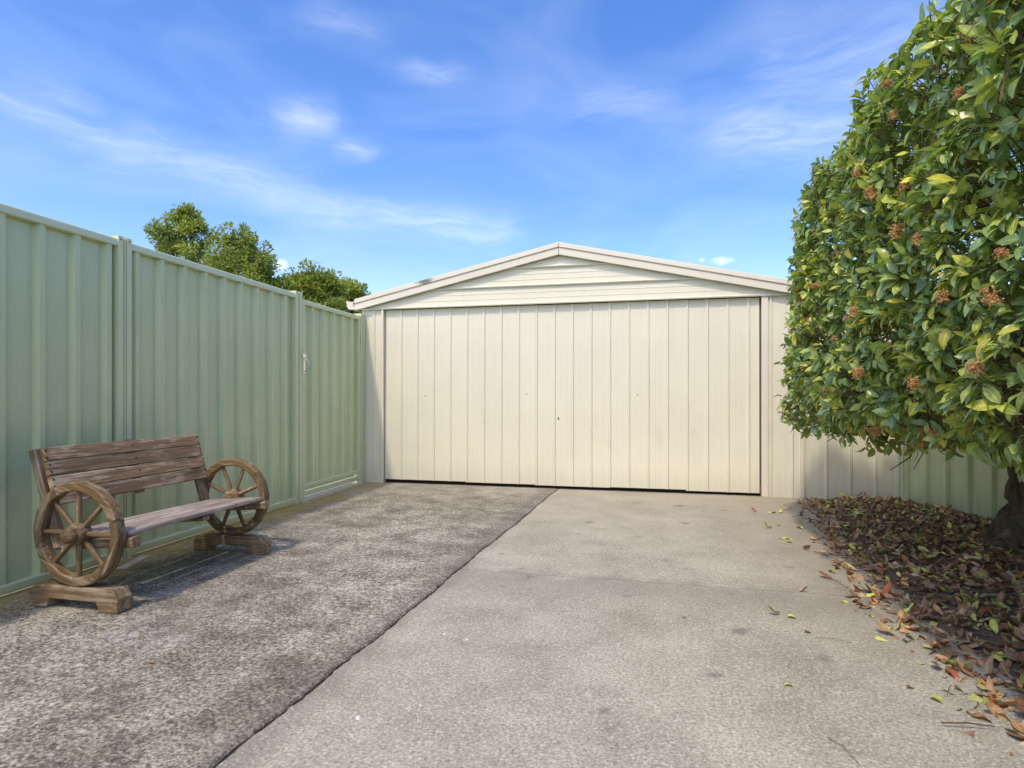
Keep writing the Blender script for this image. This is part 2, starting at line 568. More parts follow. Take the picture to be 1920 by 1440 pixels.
class MB:
    def __init__(self):
        self.v, self.f = [], []

    def box(self, x0, x1, y0, y1, z0, z1):
        b = len(self.v)
        self.v += [(x, y, z) for z in (z0, z1) for (x, y) in ((x0, y0), (x1, y0), (x1, y1), (x0, y1))]
        self.f += [tuple(b + i for i in q) for q in ((3, 2, 1, 0), (4, 5, 6, 7), (0, 1, 5, 4), (1, 2, 6, 5), (2, 3, 7, 6), (3, 0, 4, 7))]
        return self

    def prism(self, pts, fn, t0, t1):
        """closed 2D outline pts swept from t0 to t1; fn(a,b,t)->xyz"""
        b = len(self.v)
        n = len(pts)
        self.v += [fn(p[0], p[1], t0) for p in pts] + [fn(p[0], p[1], t1) for p in pts]
        self.f += [tuple(range(b, b + n))[::-1], tuple(range(b + n, b + 2 * n))]
        self.f += [(b + i, b + (i + 1) % n, b + n + (i + 1) % n, b + n + i) for i in range(n)]
        return self

    def strip(self, pts, fn, ts):
        """open 2D polyline swept through the values ts"""
        b = len(self.v)
        n = len(pts)
        for t in ts:
            self.v += [fn(p[0], p[1], t) for p in pts]
        for k in range(len(ts) - 1):
            for i in range(n - 1):
                self.f.append((b + k * n + i, b + k * n + i + 1, b + (k + 1) * n + i + 1, b + (k + 1) * n + i))
        return self

    def tube(self, path, radii, seg=8, cap=True):
        b = len(self.v)
        n = len(path)
        up = Vector((.31, .2, .93)).normalized()
        for i, p in enumerate(path):
            p = Vector(p)
            d = (Vector(path[min(i + 1, n - 1)]) - Vector(path[max(i - 1, 0)])).normalized()
            a = d.cross(up)
            if a.length < 1e-3: a = d.cross(Vector((1, 0, 0)))
            a.normalize()
            c = d.cross(a)
            for k in range(seg):
                t = 2 * math.pi * k / seg
                self.v.append(tuple(p + (a * math.cos(t) + c * math.sin(t)) * radii[i]))
        for i in range(n - 1):
            for k in range(seg):
                k2 = (k + 1) % seg
                self.f.append((b + i * seg + k, b + i * seg + k2, b + (i + 1) * seg + k2, b + (i + 1) * seg + k))
        if cap:
            self.f.append(tuple(b + k for k in range(seg))[::-1])
            self.f.append(tuple(b + (n - 1) * seg + k for k in range(seg)))
        return self

    def lathe(self, prof, seg=24):
        """profile (r, x) spun round local X"""
        b = len(self.v)
        for r, x in prof:
            for k in range(seg):
                t = 2 * math.pi * k / seg
                self.v.append((x, r * math.cos(t), r * math.sin(t)))
        for i in range(len(prof) - 1):
            for k in range(seg):
                k2 = (k + 1) % seg
                self.f.append((b + i * seg + k, b + i * seg + k2, b + (i + 1) * seg + k2, b + (i + 1) * seg + k))
        self.f.append(tuple(b + k for k in range(seg)))
        self.f.append(tuple(b + (len(prof) - 1) * seg + k for k in range(seg))[::-1])
        return self

    def mesh(self, name, bevel=0.0, smooth=False, segs=2, jitter=0.0):
        me = bpy.data.meshes.new(name)
        me.from_pydata(self.v, [], self.f)
        bm = bmesh.new()
        bm.from_mesh(me)
        bmesh.ops.recalc_face_normals(bm, faces=bm.faces)
        if bevel:
            ed = [e for e in bm.edges if len(e.link_faces) == 2 and e.calc_face_angle(0) > .5]
            bmesh.ops.bevel(bm, geom=ed, offset=bevel, segments=segs, affect='EDGES', profile=.6)
        if jitter:
            for v in bm.verts:
                v.co += Vector((random.uniform(-1, 1), random.uniform(-1, 1), random.uniform(-1, 1))) * jitter
        bm.to_mesh(me)
        bm.free()
        if smooth:
            me.polygons.foreach_set('use_smooth', [True] * len(me.polygons))
            try:
                me.set_sharp_from_angle(angle=R(35))
            except Exception:
                pass
        me.update()
        return me

    def build(self, name, mat, parent=None, bevel=0.0, smooth=False, M=None, **kw):
        return link(name, self.mesh(name, bevel, smooth, **kw), mat, parent, M)


# ================================================================ SETTING
# ground sheet reaching the horizon
mb = MB()
S = 900
mb.v = [(-S, -S, -.12), (S, -S, -.12), (S, S, -.12), (-S, S, -.12)]
mb.f = [(0, 1, 2, 3)]
tag(mb.build('ground', 'lawn_earth'), kind='structure')

# driveway: base with joint fill, three slabs on it
JOINT = lambda y: -1.155 + .030 * y + .006 * math.sin(y * 3.1) + .004 * math.sin(y * 11.7)


def slab(name, mat, left, right, y0, y1, parent, ztop=0.0, step=.05, rough=.004):
    """slab with ragged long edges; left/right are functions of y"""
    n = int((y1 - y0) / step)
    m = MB()
    for i in range(n + 1):
        y = y0 + (y1 - y0) * i / n
        l = left(y) + random.uniform(-rough, rough)
        r = right(y) + random.uniform(-rough, rough)
        c = .007
        m.v += [(l, y, -.1), (l, y, ztop - c), (l + c * (.6 + random.random()), y, ztop), (r - c * (.6 + random.random()), y, ztop), (r, y, ztop - c), (r, y, -.1)]
    for i in range(n):
        for k in range(5):
            a = i * 6 + k
            m.f.append((a, a + 1, a + 7, a + 6))
    m.f.append(tuple(range(6)))
    m.f.append(tuple(n * 6 + k for k in range(6))[::-1])
    return m.build(name, mat, parent)


mb = MB().box(-3.3, 1.5, -3.2, 6.6, -.119, -.012)
driveway = tag(mb.build('driveway', 'joint_fill'), kind='structure')
slab('concrete_slab', 'concrete_weathered', lambda y: -3.30, lambda y: JOINT(y) - .004, -3, 6.30, driveway, .003, .02, .0045)
RE = lambda y: 1.25 + max(0, (y - 4.3)) * .20
slab('concrete_slab', 'concrete_smooth', lambda y: JOINT(y) + .004, RE, -3, 3.2125, driveway, 0, .02)
slab('concrete_slab', 'concrete_smooth', lambda y: JOINT(y) + .004, RE, 3.2185, 6.30, driveway, 0, .02)


# garden bed soil, mounded, feathering over the slab edge
def bed_edge(y):
    return 1.06 + .05 * math.sin(y * 1.7 + .5) + .025 * math.sin(y * 5.3) + max(0, y - 4.3) * .235 + max(0, 2.6 - y) * .10


def soil_h(x, y):
    e = bed_edge(y)
    t = min(1, max(0, (x - e + .10) / .5))
    t = t * t * (3 - 2 * t)
    h = -.018 + .040 * t
    h += .016 * mnoise.noise(Vector((x * 4, y * 4, 0))) + .008 * mnoise.noise(Vector((x * 16, y * 16, 3)))
    dx, dy = x - 2.25, y - 4.3
    h += .09 * math.exp(-(dx * dx + dy * dy) / .14)
    return h


mb = MB()
xs = np.arange(.80, 4.2, .028)
ys = np.arange(-.6, 6.3, .04)
for y in ys:
    for x in xs:
        mb.v.append((x, y, soil_h(x, y)))
nx = len(xs)
for j in range(len(ys) - 1):
    for i in range(nx - 1):
        a = j * nx + i
        mb.f.append((a, a + 1, a + nx + 1, a + nx))
bed = tag(mb.build('garden_bed', 'soil', smooth=True), kind='structure')

# ================================================================ LEFT FENCE
FX = -3.10      # face of the pans
PITCH = .2


def fence_profile(s0, s1, phase, depth=.031):
    """trapezoidal fence sheet as (s, out) polyline between s0 and s1"""
    seq = [(0.0, 0), (.128, 0), (.131, .0015), (.1455, depth - .002), (.149, depth), (.176, depth), (.1795, depth - .002), (.194, .0015)]
    out = []
    k = math.floor((s0 - phase) / PITCH) - 1
    while phase + k * PITCH < s1 + PITCH:
        for a, b in seq:
            s = phase + k * PITCH + a
            if s0 <= s <= s1:
                out.append((s, b))
        k += 1
    def val(s):
        u = (s - phase) % PITCH
        pts = seq + [(PITCH, 0)]
        for (a, b), (c, d) in zip(pts, pts[1:]):
            if a <= u <= c:
                return b + (d - b) * (u - a) / max(c - a, 1e-6)
        return 0
    return [(s0, val(s0))] + out + [(s1, val(s1))]


def rail_prof(h=.042, w=.046, r=.012):
    pts = []
    for cx, cz, a0 in ((w / 2 - r, h - r, 0), (-w / 2 + r, h - r, 90)):
        for k in range(4):
            t = R(a0 + k * 30)
            pts.append((cx + r * math.cos(t), cz + r * math.sin(t)))
    return pts + [(-w / 2, 0), (-w / 2 + .004, -.004), (w / 2 - .004, -.004), (w / 2, 0)]


def fence_run(root, O, D, Nn, s0, s1, phase, z0, z1, sheets=1, rail=True, trim='green_trim', steel='green_steel', cut=None):
    """a bay of fence along O + s*D, outward normal Nn (all 2-vectors)"""
    P = lambda s, o, z: (O[0] + D[0] * s + Nn[0] * o, O[1] + D[1] * s + Nn[1] * o, z)
    cuts = cut or [s0 + (s1 - s0) * i / sheets for i in range(sheets + 1)]
    for a, b in zip(cuts, cuts[1:]):
        m = MB()
        pr = fence_profile(a, b, phase)
        lift = random.uniform(0, .0012)
        m.strip(pr, lambda s, o, t: P(s, o + lift, t), [z0 + .02, (z0 + z1) / 2, z1 - .012])
        m.strip([(s, o - .0025) for s, o in pr], lambda s, o, t: P(s, o + lift, t), [z0 + .02, z1 - .012])
        m.build('infill_sheet', steel, root)
    if rail:
        pr = rail_prof()
        MB().prism(pr, lambda a, b, t: P(t, .017 + a, z1 - .042 + b), s0, s1).build('top_rail', trim, root, smooth=True)
        MB().prism(pr, lambda a, b, t: P(t, .017 + a, z0 + .046 - b), s0, s1).build('bottom_rail', trim, root, smooth=True)


def fence_post(root, O, D, Nn, s0, s1, z1, trim='green_trim', proud=.045):
    P = lambda s, o, z: (O[0] + D[0] * s + Nn[0] * o, O[1] + D[1] * s + Nn[1] * o, z)
    w = s1 - s0
    q, gq = .006, .012
    pts = [(0, -.03), (0, proud), (w * .36, proud), (w * .38, proud - gq), (w * .44, proud - gq), (w * .46, proud),
           (w * .54, proud), (w * .56, proud - gq), (w * .62, proud - gq), (w * .64, proud), (w, proud), (w, -.03)]
    m = MB().prism(pts, lambda a, b, t: P(s0 + a, b, t), 0.0, z1)
    o = m.build('post', trim, root)
    return o


fence = tag(empty('steel_fence', (FX, 2.9, 0)), 'long pale green ribbed steel fence behind the wagon wheel bench', 'fence')
O, D, Nn = (FX, 0), (0, 1), (1, 0)
PH = 2.45 - .164
fence_run(fence, O, D, Nn, -1.75, .505, PH, .012, 1.89, cut=[-1.75, -1.0, -.25, .505])
fence_run(fence, O, D, Nn, .60, 2.895, PH, .012, 1.89, cut=[.6, 1.352, 2.152, 2.895])
fence_run(fence, O, D, Nn, 2.99, 4.775, PH, .012, 1.887, cut=[2.99, 3.752, 4.552, 4.775])
fence_post(fence, O, D, Nn, .505, .60, 1.905)
fence_post(fence, O, D, Nn, 2.895, 2.99, 1.905)
fence_post(fence, O, D, Nn, 4.775, 4.885, 1.905)
fence_post(fence, O, D, Nn, 6.075, 6.165, 1.875, proud=.05)

for yy in (2.912, 2.972):
    link('screw_head', MB().lathe([(.0, -.003), (.004, -.0025), (.005, 0), (.005, .003)], 8).mesh('screw_head'), 'bolt_steel', fence, Matrix.Translation((FX + .045, yy, 1.885)) @ Matrix.Rotation(R(180), 4, 'Z'))
# gate
gate = tag(empty('steel_gate', (FX, 4.9, 0)), 'green ribbed steel side gate with chrome latch, next to the garage corner', 'gate')
G0, G1 = 4.893, 6.07
fence_run(gate, O, D, Nn, G0 + .03, G1 - .03, 4.97 - .164 + .2 - .07, .125, 1.85, rail=False, cut=[G0 + .03, 5.49, G1 - .03])
pr = rail_prof(.040, .042)
MB().prism(pr, lambda a, b, t: (FX + .02 + a, t, 1.85 - .042 + b), G0 + .038, G1 - .038).build('top_rail', 'green_trim', gate, smooth=True)
MB().prism(pr, lambda a, b, t: (FX + .02 + a, t, .155 - b), G0 + .038, G1 - .038).build('bottom_rail', 'green_trim', gate, smooth=True)
MB().prism(pr, lambda a, b, t: (FX + .008 + a, t, .085 - b), G0 + .038, G1 - .038).build('kick_rail', 'green_trim', gate, smooth=True)
MB().box(FX - .012, FX + .044, G0, G0 + .036, .04, 1.853).build('stile', 'green_trim', gate, bevel=.005)
MB().box(FX - .012, FX + .044, G1 - .036, G1, .04, 1.853).build('stile', 'green_trim', gate, bevel=.005)
# latch: plate, D handle, striker
latch = MB().box(FX + .044, FX + .048, G0 + .004, G0 + .032, 1.17, 1.36).build('latch_plate', 'chrome', gate, bevel=.0015)
MB().tube([(FX + .047, G0 + .018, 1.19), (FX + .075, G0 + .022, 1.20), (FX + .088, G0 + .024, 1.235), (FX + .088, G0 + .024, 1.265), (FX + .075, G0 + .022, 1.295), (FX + .047, G0 + .018, 1.305)],
          [.006] * 6, 8).build('handle', 'chrome', latch, smooth=True)
MB().box(FX + .048, FX + .062, G0 - .03, G0 + .03, 1.322, 1.345).build('latch_bar', 'chrome', latch, bevel=.003)
for zz in (.4, 1.55):
    MB().tube([(FX + .052, G1 + .004, zz), (FX + .052, G1 + .004, zz + .09)], [.009, .009], 10).build('hinge', 'green_trim', gate, smooth=True)
sill = tag(MB().box(FX - .02, FX + .085, 4.95, 6.02, .002, .03).build('threshold_board', 'pale_timber', None, bevel=.004),
           'thin pale timber sill lying on the concrete under the gate', 'board')

# the boundary runs slightly off square to the garage
FYAW = .031
fence.rotation_euler.z = FYAW
fence.location.x += .02
for t_ in (gate, sill):
    ty = t_.location.y - 2.9 if t_ is gate else 0
    if t_ is gate:
        t_.location.x += .02 - FYAW * ty
        t_.rotation_euler.z = FYAW
sill.rotation_euler.z = FYAW
sill.location.x = .02 + FYAW * 2.9

# ================================================================ GARAGE
GY = 6.20
garage = tag(empty('garage', (-.95, GY, 0)), 'cream steel garage with low gable roof and wide ribbed tilt door', 'garage')
GX0, GX1, AX = -3.165, 1.375, -.947
DX0, DX1 = -2.905, 1.0
ZB = 1.925                      # underside of gable cladding
EAVE_Z, APEX_Z = 2.045, 2.545


def ribbed(x0, x1, phase, pitch=.19, h=.012, top=.014, base=.032, fl=.0016):
    """vertical rib wall sheet polyline (x, out): pan with a faint flute, narrow rib"""
    out = []
    k = math.floor((x0 - phase) / pitch) - 1
    seq = [(-base / 2, 0), (-top / 2, h), (top / 2, h), (base / 2, 0), (pitch * .33, 0), (pitch * .36, fl), (pitch * .39, 0), (pitch * .62, 0), (pitch * .65, fl), (pitch * .68, 0)]
    while phase + k * pitch < x1 + pitch:
        for a, b in seq:
            x = phase + k * pitch + a
            if x0 < x < x1:
                out.append((x, b))
        k += 1
    return [(x0, 0 if not out else 0)] + out + [(x1, 0)]


def wall_sheet(name, x0, x1, z0, z1, yface, phase, parent, mat='cream_steel', lean=0.0, pitch=.19, zfun=None):
    pr = ribbed(x0, x1, phase, pitch)
    m = MB()
    zt = zfun or (lambda x: z1)
    ts = [0, .5, 1]
    fn = lambda x, o, t: (x, yface - o + lean * t, z0 + (zt(x) - z0) * t)
    m.strip(pr, fn, ts)
    m.strip([(x, o - .004) for x, o in pr], fn, [0, 1])
    # close top and bottom lips
    for t in (0, 1):
        b = len(m.v)
        n = len(pr)
        m.v += [fn(x, o, t) for x, o in pr] + [fn(x, o - .004, t) for x, o in pr]
        m.f += [(b + i, b + i + 1, b + n + i + 1, b + n + i) for i in range(n - 1)]
    return m.build(name, mat, parent)


# front jamb panels
wall_sheet('wall_panel', GX0 + .012, DX0 - .020, .0, ZB + .02, GY - .006, GX0 - .055, garage)
MB().box(DX0 - .030, DX0 - .006, GY - .030, GY + .05, .0, ZB + .02).build('door_jamb', 'cream_trim', garage, bevel=.003)
MB().box(GX0 - .006, GX0 + .012, GY - .022, GY + .03, 0, ZB + .03).build('corner_flashing', 'cream_trim', garage, bevel=.003)
wall_sheet('wall_panel', DX1 + .070, GX1 - .018, .0, ZB + .02, GY - .006, DX1 + .285, garage)
MB().box(DX1 + .012, DX1 + .070, GY - .026, GY + .05, 0, ZB + .02).build('door_jamb', 'cream_trim', garage, bevel=.004)
MB().box(GX1 - .018, GX1 + .016, GY - .030, GY + .03, 0, ZB + .03).build('corner_flashing', 'cream_trim', garage, bevel=.004)
# near-black sheet standing in for the unlit interior behind the door gaps
MB().box(DX0 - .05, DX1 + .05, GY + .075, GY + .09, -.02, ZB + .1).build('interior_shade_sheet', 'dark_void', garage)
# door with five lapped sheets
door = MB().box(DX0 + .004, DX1 - .012, GY + .030, GY + .060, .055, ZB - .03).build('door', 'cream_trim', garage)
phase = -2.905 + .0
nr = 20.55
seams = [DX0, DX0 + .19 * 5.02, DX0 + .19 * 9.0 + .0, DX0 + .19 * 13.02, DX0 + .19 * 17.0, DX1]
offs = [.046, .040, .034, .040, .030]
for i in range(5):
    a, b = seams[i], seams[i + 1]
    if i: a -= .012
    lift = -.0022 * (i % 2)
    wall_sheet('door_sheet', a + (.002 if i == 0 else 0), b - (.004 if i == 4 else 0), offs[i], ZB - .004 + random.uniform(-.004, .004), GY + .002 + lift, DX0 + .19 + .002, door, lean=.012)
MB().box(DX0 + .02, DX1 - .02, GY + .010, GY + .029, .048, .09).build('bottom_rail', 'rust', door, bevel=.003)
MB().box(DX1 - .006, DX1 + .004, GY - .006, GY + .02, .03, .10).build('corner_plate', 'rust', door, bevel=.002)
MB().box(DX0 - .004, DX0 + .004, GY + .004, GY + .02, .03, .22).build('edge_strip', 'rust', door, bevel=.001)
# lock and screw heads
lockm = MB().lathe([(.0, -.004), (.007, -.004), (.009, 0), (.009, .004)], 12)
LM = Matrix.Translation((-.96, GY + .004, .735)) @ Matrix.Rotation(R(90), 4, 'Z')
lockm.build('lock', 'bolt_steel', door, M=LM)
scr = MB().lathe([(.0, -.004), (.004, -.003), (.006, 0), (.006, .003)], 8).mesh('screw_head')
for k in range(3):
    i = k * 6 + 2
    x = DX0 + .19 * i + .09
    if x < DX1 - .05:
        for z in (.98 + random.uniform(-.02, .02),):
            link('screw_head', scr, 'bolt_steel', door, Matrix.Translation((x, GY + .006, z)) @ Matrix.Rotation(R(90), 4, 'Z'))


# gable cladding: horizontal ribbed courses, each one lapped board clipped by the rake
def rake(x):
    return APEX_Z - .085 - abs(x - AX) * (APEX_Z - EAVE_Z) / 2.28


def gable_course(z0, z1):
    m = MB()
    prof = [(z0, .026), (z0 + .010, .030), (z0 + .018, .012), (z0 + .066, .010), (z0 + .069, .0135), (z0 + .072, .010), (z0 + .124, .008), (z0 + .127, .0115), (z0 + .130, .008), (z1 + .006, .006)]
    def half(z):
        return min(2.30, (APEX_Z - .075 - z) / ((APEX_Z - EAVE_Z) / 2.28))
    b = 0
    rows = []
    for z, o in prof:
        h = half(z)
        if h <= 0.01:
            z = APEX_Z - .08
            h = .01
        l, r = max(GX0 - .01, AX - h), min(GX1 + .012, AX + h)
        rows.append(len(m.v))
        m.v += [(l, GY - .012 - o, z), (AX, GY - .012 - o, z), (r, GY - .012 - o, z)]
    for i in range(len(rows) - 1):
        a, c = rows[i], rows[i + 1]
        m.f += [(a, a + 1, c + 1, c), (a + 1, a + 2, c + 2, c + 1)]
    # underside lip
    b = len(m.v)
    z, o = prof[0]
    l, r = m.v[0][0], m.v[2][0]
    m.v += [(l, GY - .002, z + .001), (r, GY - .002, z + .001)]
    m.f.append((0, b, b + 1, 2, 1))
    return m.build('gable_cladding', 'cream_gable', garage)


zc = ZB
for k in range(4):
    if zc < APEX_Z - .1:
        gable_course(zc, zc + .19)
    zc += .19

# barges (capping over fascia) each side, mitred at the apex
def barge(name, sgn, off0, off1, ya, yb, mat, ext=0.0):
    """band parallel to the rake between drops off0 (top) and off1 (bottom)"""
    m = MB()
    k = (APEX_Z - EAVE_Z) / 2.28
    xe = 2.285 + ext
    g = .002
    pts = [(g, APEX_Z - off0 - g * k), (xe, APEX_Z - off0 - xe * k), (xe, APEX_Z - off1 - xe * k), (g, APEX_Z - off1 - g * k)]
    m.prism(pts, lambda a, b, t: (AX + sgn * a, t, b), ya, yb)
    return m.build(name, mat, garage, bevel=.004)


for sgn in (-1, 1):
    barge('barge_capping', sgn, .0, .048, GY - .082, GY - .045, 'barge_steel', .004)
    barge('fascia', sgn, .049, .124, GY - .071, GY - .045, 'cream_trim', .0)
    # roof sheet with ribs running down the slope
    k = (APEX_Z - EAVE_Z) / 2.28
    m = MB()
    prf = []
    y = GY - .06
    while y < GY + 6.5:
        prf += [(y, 0), (y + .07, 0), (y + .085, .024), (y + .105, .024), (y + .12, 0)]
        y += .19
    m.strip(prf, lambda a, b, t: (AX + sgn * t, a, APEX_Z - .03 + b - t * k), [0.0, 2.33])
    m.build('roof_sheet', 'roof_steel', garage)
    # gutter at the eave, quad profile, with closed end
    xe = AX + sgn * 2.30
    ze = EAVE_Z - .055
    gp = [(0, .03), (0, -.055), (.075, -.055), (.10, -.03), (.112, .035), (.118, .045), (.106, .046), (.092, -.024), (.070, -.046), (.008, -.046), (.008, .03)]
    m = MB().prism(gp, lambda a, b, t: (xe + sgn * a, t, ze + b), GY - .03, GY + 6.4)
    m.build('gutter', 'cream_trim', garage)
    endp = [(0, .03), (0, -.053), (.074, -.053), (.099, -.03), (.110, .035)]
    MB().prism(endp, lambda a, b, t: (xe + sgn * a, t, ze + b), GY - .036, GY - .031).build('gutter_end', 'cream_trim', garage)
# ridge, side and rear walls
MB().prism([(-.16, -.035), (0, .012), (.16, -.035), (.16, -.043), (0, .004), (-.16, -.043)], lambda a, b, t: (AX + a, t, APEX_Z + b), GY - .044, GY + 6.45).build('ridge_capping', 'cream_trim', garage)
MB().box(GX0 - .001, GX0 + .02, GY + .031, GY + 6.4, 0, EAVE_Z - .07).build('side_wall', 'cream_trim', garage)
MB().box(GX1 - .01, GX1 + .010, GY + .031, GY + 6.4, 0, EAVE_Z - .07).build('side_wall', 'cream_trim', garage)
mr = MB().prism([(GX0, 0), (GX1, 0), (GX1, EAVE_Z - .08), (AX, APEX_Z - .06), (GX0, EAVE_Z - .08)], lambda a, b, t: (a, t, b), GY + 6.38, GY + 6.4)
mr.build('rear_wall', 'cream_trim', garage)

# cream infill wall to the right of the garage corner
wallr = tag(empty('cream_steel_fence', (1.8, GY, 0)), 'short run of cream ribbed steel fence right of the garage corner', 'fence')
sx = [GX1 + .022, 1.79, 2.175]
for a, b in zip(sx, sx[1:]):
    wall_sheet('infill_sheet', a, b, .0, 1.78, GY - .004 + .002 * (a > 1.5), 1.585, wallr, pitch=.208)
MB().box(sx[0], 2.175, GY - .026, GY + .02, 1.76, 1.80).build('top_rail', 'cream_trim', wallr, bevel=.004)
MB().tube([(2.183, GY + .0, 0), (2.183, GY + .0, 1.8)], [.022, .022], 12).build('post', 'cream_trim', wallr, smooth=True)

# diagonal green boundary fence on the right
fr = tag(empty('steel_fence', (2.21, 6.16, 0)), 'shaded green ribbed steel fence behind the hedge trunk', 'fence')
dv = Vector((.387, -.922)).normalized()
O2, D2, N2 = (2.215, 6.17), tuple(dv), (-.922, -.387)
fence_run(fr, O2, D2, N2, .05, 2.35, .10, -.06, 1.80, cut=[.05, .80, 1.60, 2.35])
fence_post(fr, O2, D2, N2, -.01, .05, 1.81)
fence_post(fr, O2, D2, N2, 2.35, 2.44, 1.81)
fence_run(fr, O2, D2, N2, 2.44, 4.7, .10, -.06, 1.80, cut=[2.44, 3.2, 4.0, 4.7])

# ================================================================ BENCH
bench = tag(empty('wagon_wheel_bench', (-2.56, 2.75, .004)), 'weathered timber bench with wagon wheel ends against the green fence', 'bench')
YN, YF = 2.222, 3.258           # wheel centre planes
WX, WZ, WR = -2.545, .343, .237


def frame(loc, xa, ya=None):
    """matrix with local X along xa"""
    xa = Vector(xa).normalized()
    ya = Vector(ya) if ya is not None else Vector((0, 0, 1))
    za = xa.cross(ya).normalized()
    ya = za.cross(xa).normalized()
    M = Matrix((xa, ya, za)).transposed().to_4x4()
    M.translation = loc
    return M


def plank(name, loc, xa, ya, L, W, T, mat, parent, bev=.004, sag=0.0):
    """plank centred on loc: length L along xa, width W along ya, thickness T"""
    m = MB()
    n = 8
    for i in range(n + 1):
        t = -L / 2 + L * i / n
        wv = .0016 * math.sin(t * 7 + loc[2] * 40) - sag * (1 - (2 * t / L) ** 2)
        w1 = W / 2 + random.uniform(-.0012, .0012)
        w2 = W / 2 + random.uniform(-.0012, .0012)
        c = bev
        m.v += [(t, -w1, -T / 2 + c + wv), (t, -w1, T / 2 - c + wv), (t, -w1 + c, T / 2 + wv), (t, w2 - c, T / 2 + wv),
                (t, w2, T / 2 - c + wv), (t, w2, -T / 2 + c + wv), (t, w2 - c, -T / 2 + wv), (t, -w1 + c, -T / 2 + wv)]
    for i in range(n):
        for k in range(8):
            a = i * 8
            m.f.append((a + k, a + (k + 1) % 8, a + 8 + (k + 1) % 8, a + 8 + k))
    m.f += [tuple(range(8))[::-1], tuple(n * 8 + k for k in range(8))]
    return link(name, m.mesh(name), mat, parent, frame(loc, xa, ya))


bolt = MB().lathe([(.0, -.003), (.0045, -.0025), (.006, 0), (.006, .004)], 8).mesh('bolt')

for wi, (yc, rot, side) in enumerate(((YN, 0, -1), (YF, 22.5, 1))):
    wheel = empty('wheel', (WX, yc, WZ), bench)
    # rim of four felloes
    for q in range(4):
        m = MB()
        n = 14
        a0 = q * 90 + rot + 22.5 + (7 if q % 2 else -4)
        a1 = (q + 1) * 90 + rot + 22.5 + (7 if (q + 1) % 2 else -4)
        a0 += .35; a1 -= .35
        ri, ro, hd, c = WR - .043, WR, .026, .006
        am = (a0 + a1) / 2
        for i in range(n + 1):
            t = R(a0 + (a1 - a0) * i / n - am)
            for r, d in ((ri, -hd + c), (ri + c, -hd), (ro - c, -hd), (ro, -hd + c), (ro, hd - c), (ro - c, hd), (ri + c, hd), (ri, hd - c)):
                rr = r + .0015 * math.sin(i * 1.7 + q)
                # local: X tangential at mid, Y radial at mid, Z along the axle
                m.v.append((rr * math.sin(t), rr * math.cos(t), d))
        for i in range(n):
            for k in range(8):
                m.f.append((i * 8 + k, i * 8 + (k + 1) % 8, i * 8 + 8 + (k + 1) % 8, i * 8 + 8 + k))
        m.f += [tuple(range(8)), tuple(n * 8 + k for k in range(8))[::-1]]
        rd = Vector((math.cos(R(am)), 0, math.sin(R(am))))
        tn = Vector((-math.sin(R(am)), 0, math.cos(R(am)))) * -1
        M = Matrix((tn, rd, tn.cross(rd))).transposed().to_4x4()
        M.translation = (WX, yc, WZ)
        m.build('rim_segment', 'wood_wheel', wheel, M=M, smooth=True)
    # spokes
    sp = MB().lathe([(.0095, .03), (.0115, .05), (.0125, .10), (.0115, .16), (.0095, .199)], 12).mesh('spoke', smooth=True)
    for k in range(8):
        a = R(rot + 45 * k)
        link('spoke', sp, 'wood_wheel', wheel, frame((WX, yc, WZ), (math.cos(a), 0, math.sin(a)), (0, 1, 0)))
    # turned hub, dome on the outer side
    pr = [(.0, -.075), (.014, -.074), (.026, -.069), (.034, -.060), (.0375, -.048), (.037, -.038), (.041, -.034), (.049, -.026), (.052, -.014),
          (.052, .018), (.047, .024), (.036, .028), (.026, .040), (.0, .040)]
    m = MB().lathe(pr, 28)
    m.build('hub', 'wood_wheel', wheel, M=frame((WX, yc, WZ), (0, -side if side > 0 else 1, 0), (0, 0, 1)), smooth=True)
    # foot block under the wheel
    bp = [(0, 0), (.10, 0), (.12, .042), (.376, .042), (.396, 0), (.496, 0), (.496, .062), (.464, .102), (.032, .102), (0, .062)]
    m = MB().prism(bp, lambda a, b, t: (a - .248, t, b), -.042, .042)
    m.build('foot_block', 'wood_base', bench, bevel=.006, M=Matrix.Translation((WX - .007, yc + .012 * (1 if side < 0 else -.3), .005)))

# back posts
BT, BB = Vector((-2.852, 0, .712)), Vector((-2.706, 0, .262))
up = (BT - BB).normalized()
for y in (2.268, 3.222):
    c = (BT + BB) / 2
    plank('back_post', (c.x, y, c.z), tuple(up), (0, 1, 0), (BT - BB).length, .045, .042, 'wood_base', bench, .005)
# back slats, 4
nrm_b = Vector((up.z, 0, -up.x))
p0 = Vector((-2.735, 0, .452)) + nrm_b * .014
for i in range(4):
    c = p0 + up * (.033 + i * .0715)
    s = plank('back_slat', (c.x, 2.755 + random.uniform(-.004, .004), c.z), (0, 1, 0), tuple(up), .985, .0655, .022, 'wood_back', bench, .004)
    for yy in (2.268, 2.755, 3.232):
        for dz in ((-.017, .017) if yy != 2.755 else (0.004,)):
            q = c + up * dz + nrm_b * .0105
            link('bolt', bolt, 'bolt_steel', s, frame((q.x, yy + random.uniform(-.004, .004), q.z), tuple(-nrm_b), (0, 1, 0)))
plank('centre_brace', tuple(Vector((0, 2.755, 0)) + (p0 + up * .14) - nrm_b * .024), tuple(up), (0, 1, 0), .30, .05, .022, 'wood_base', bench)
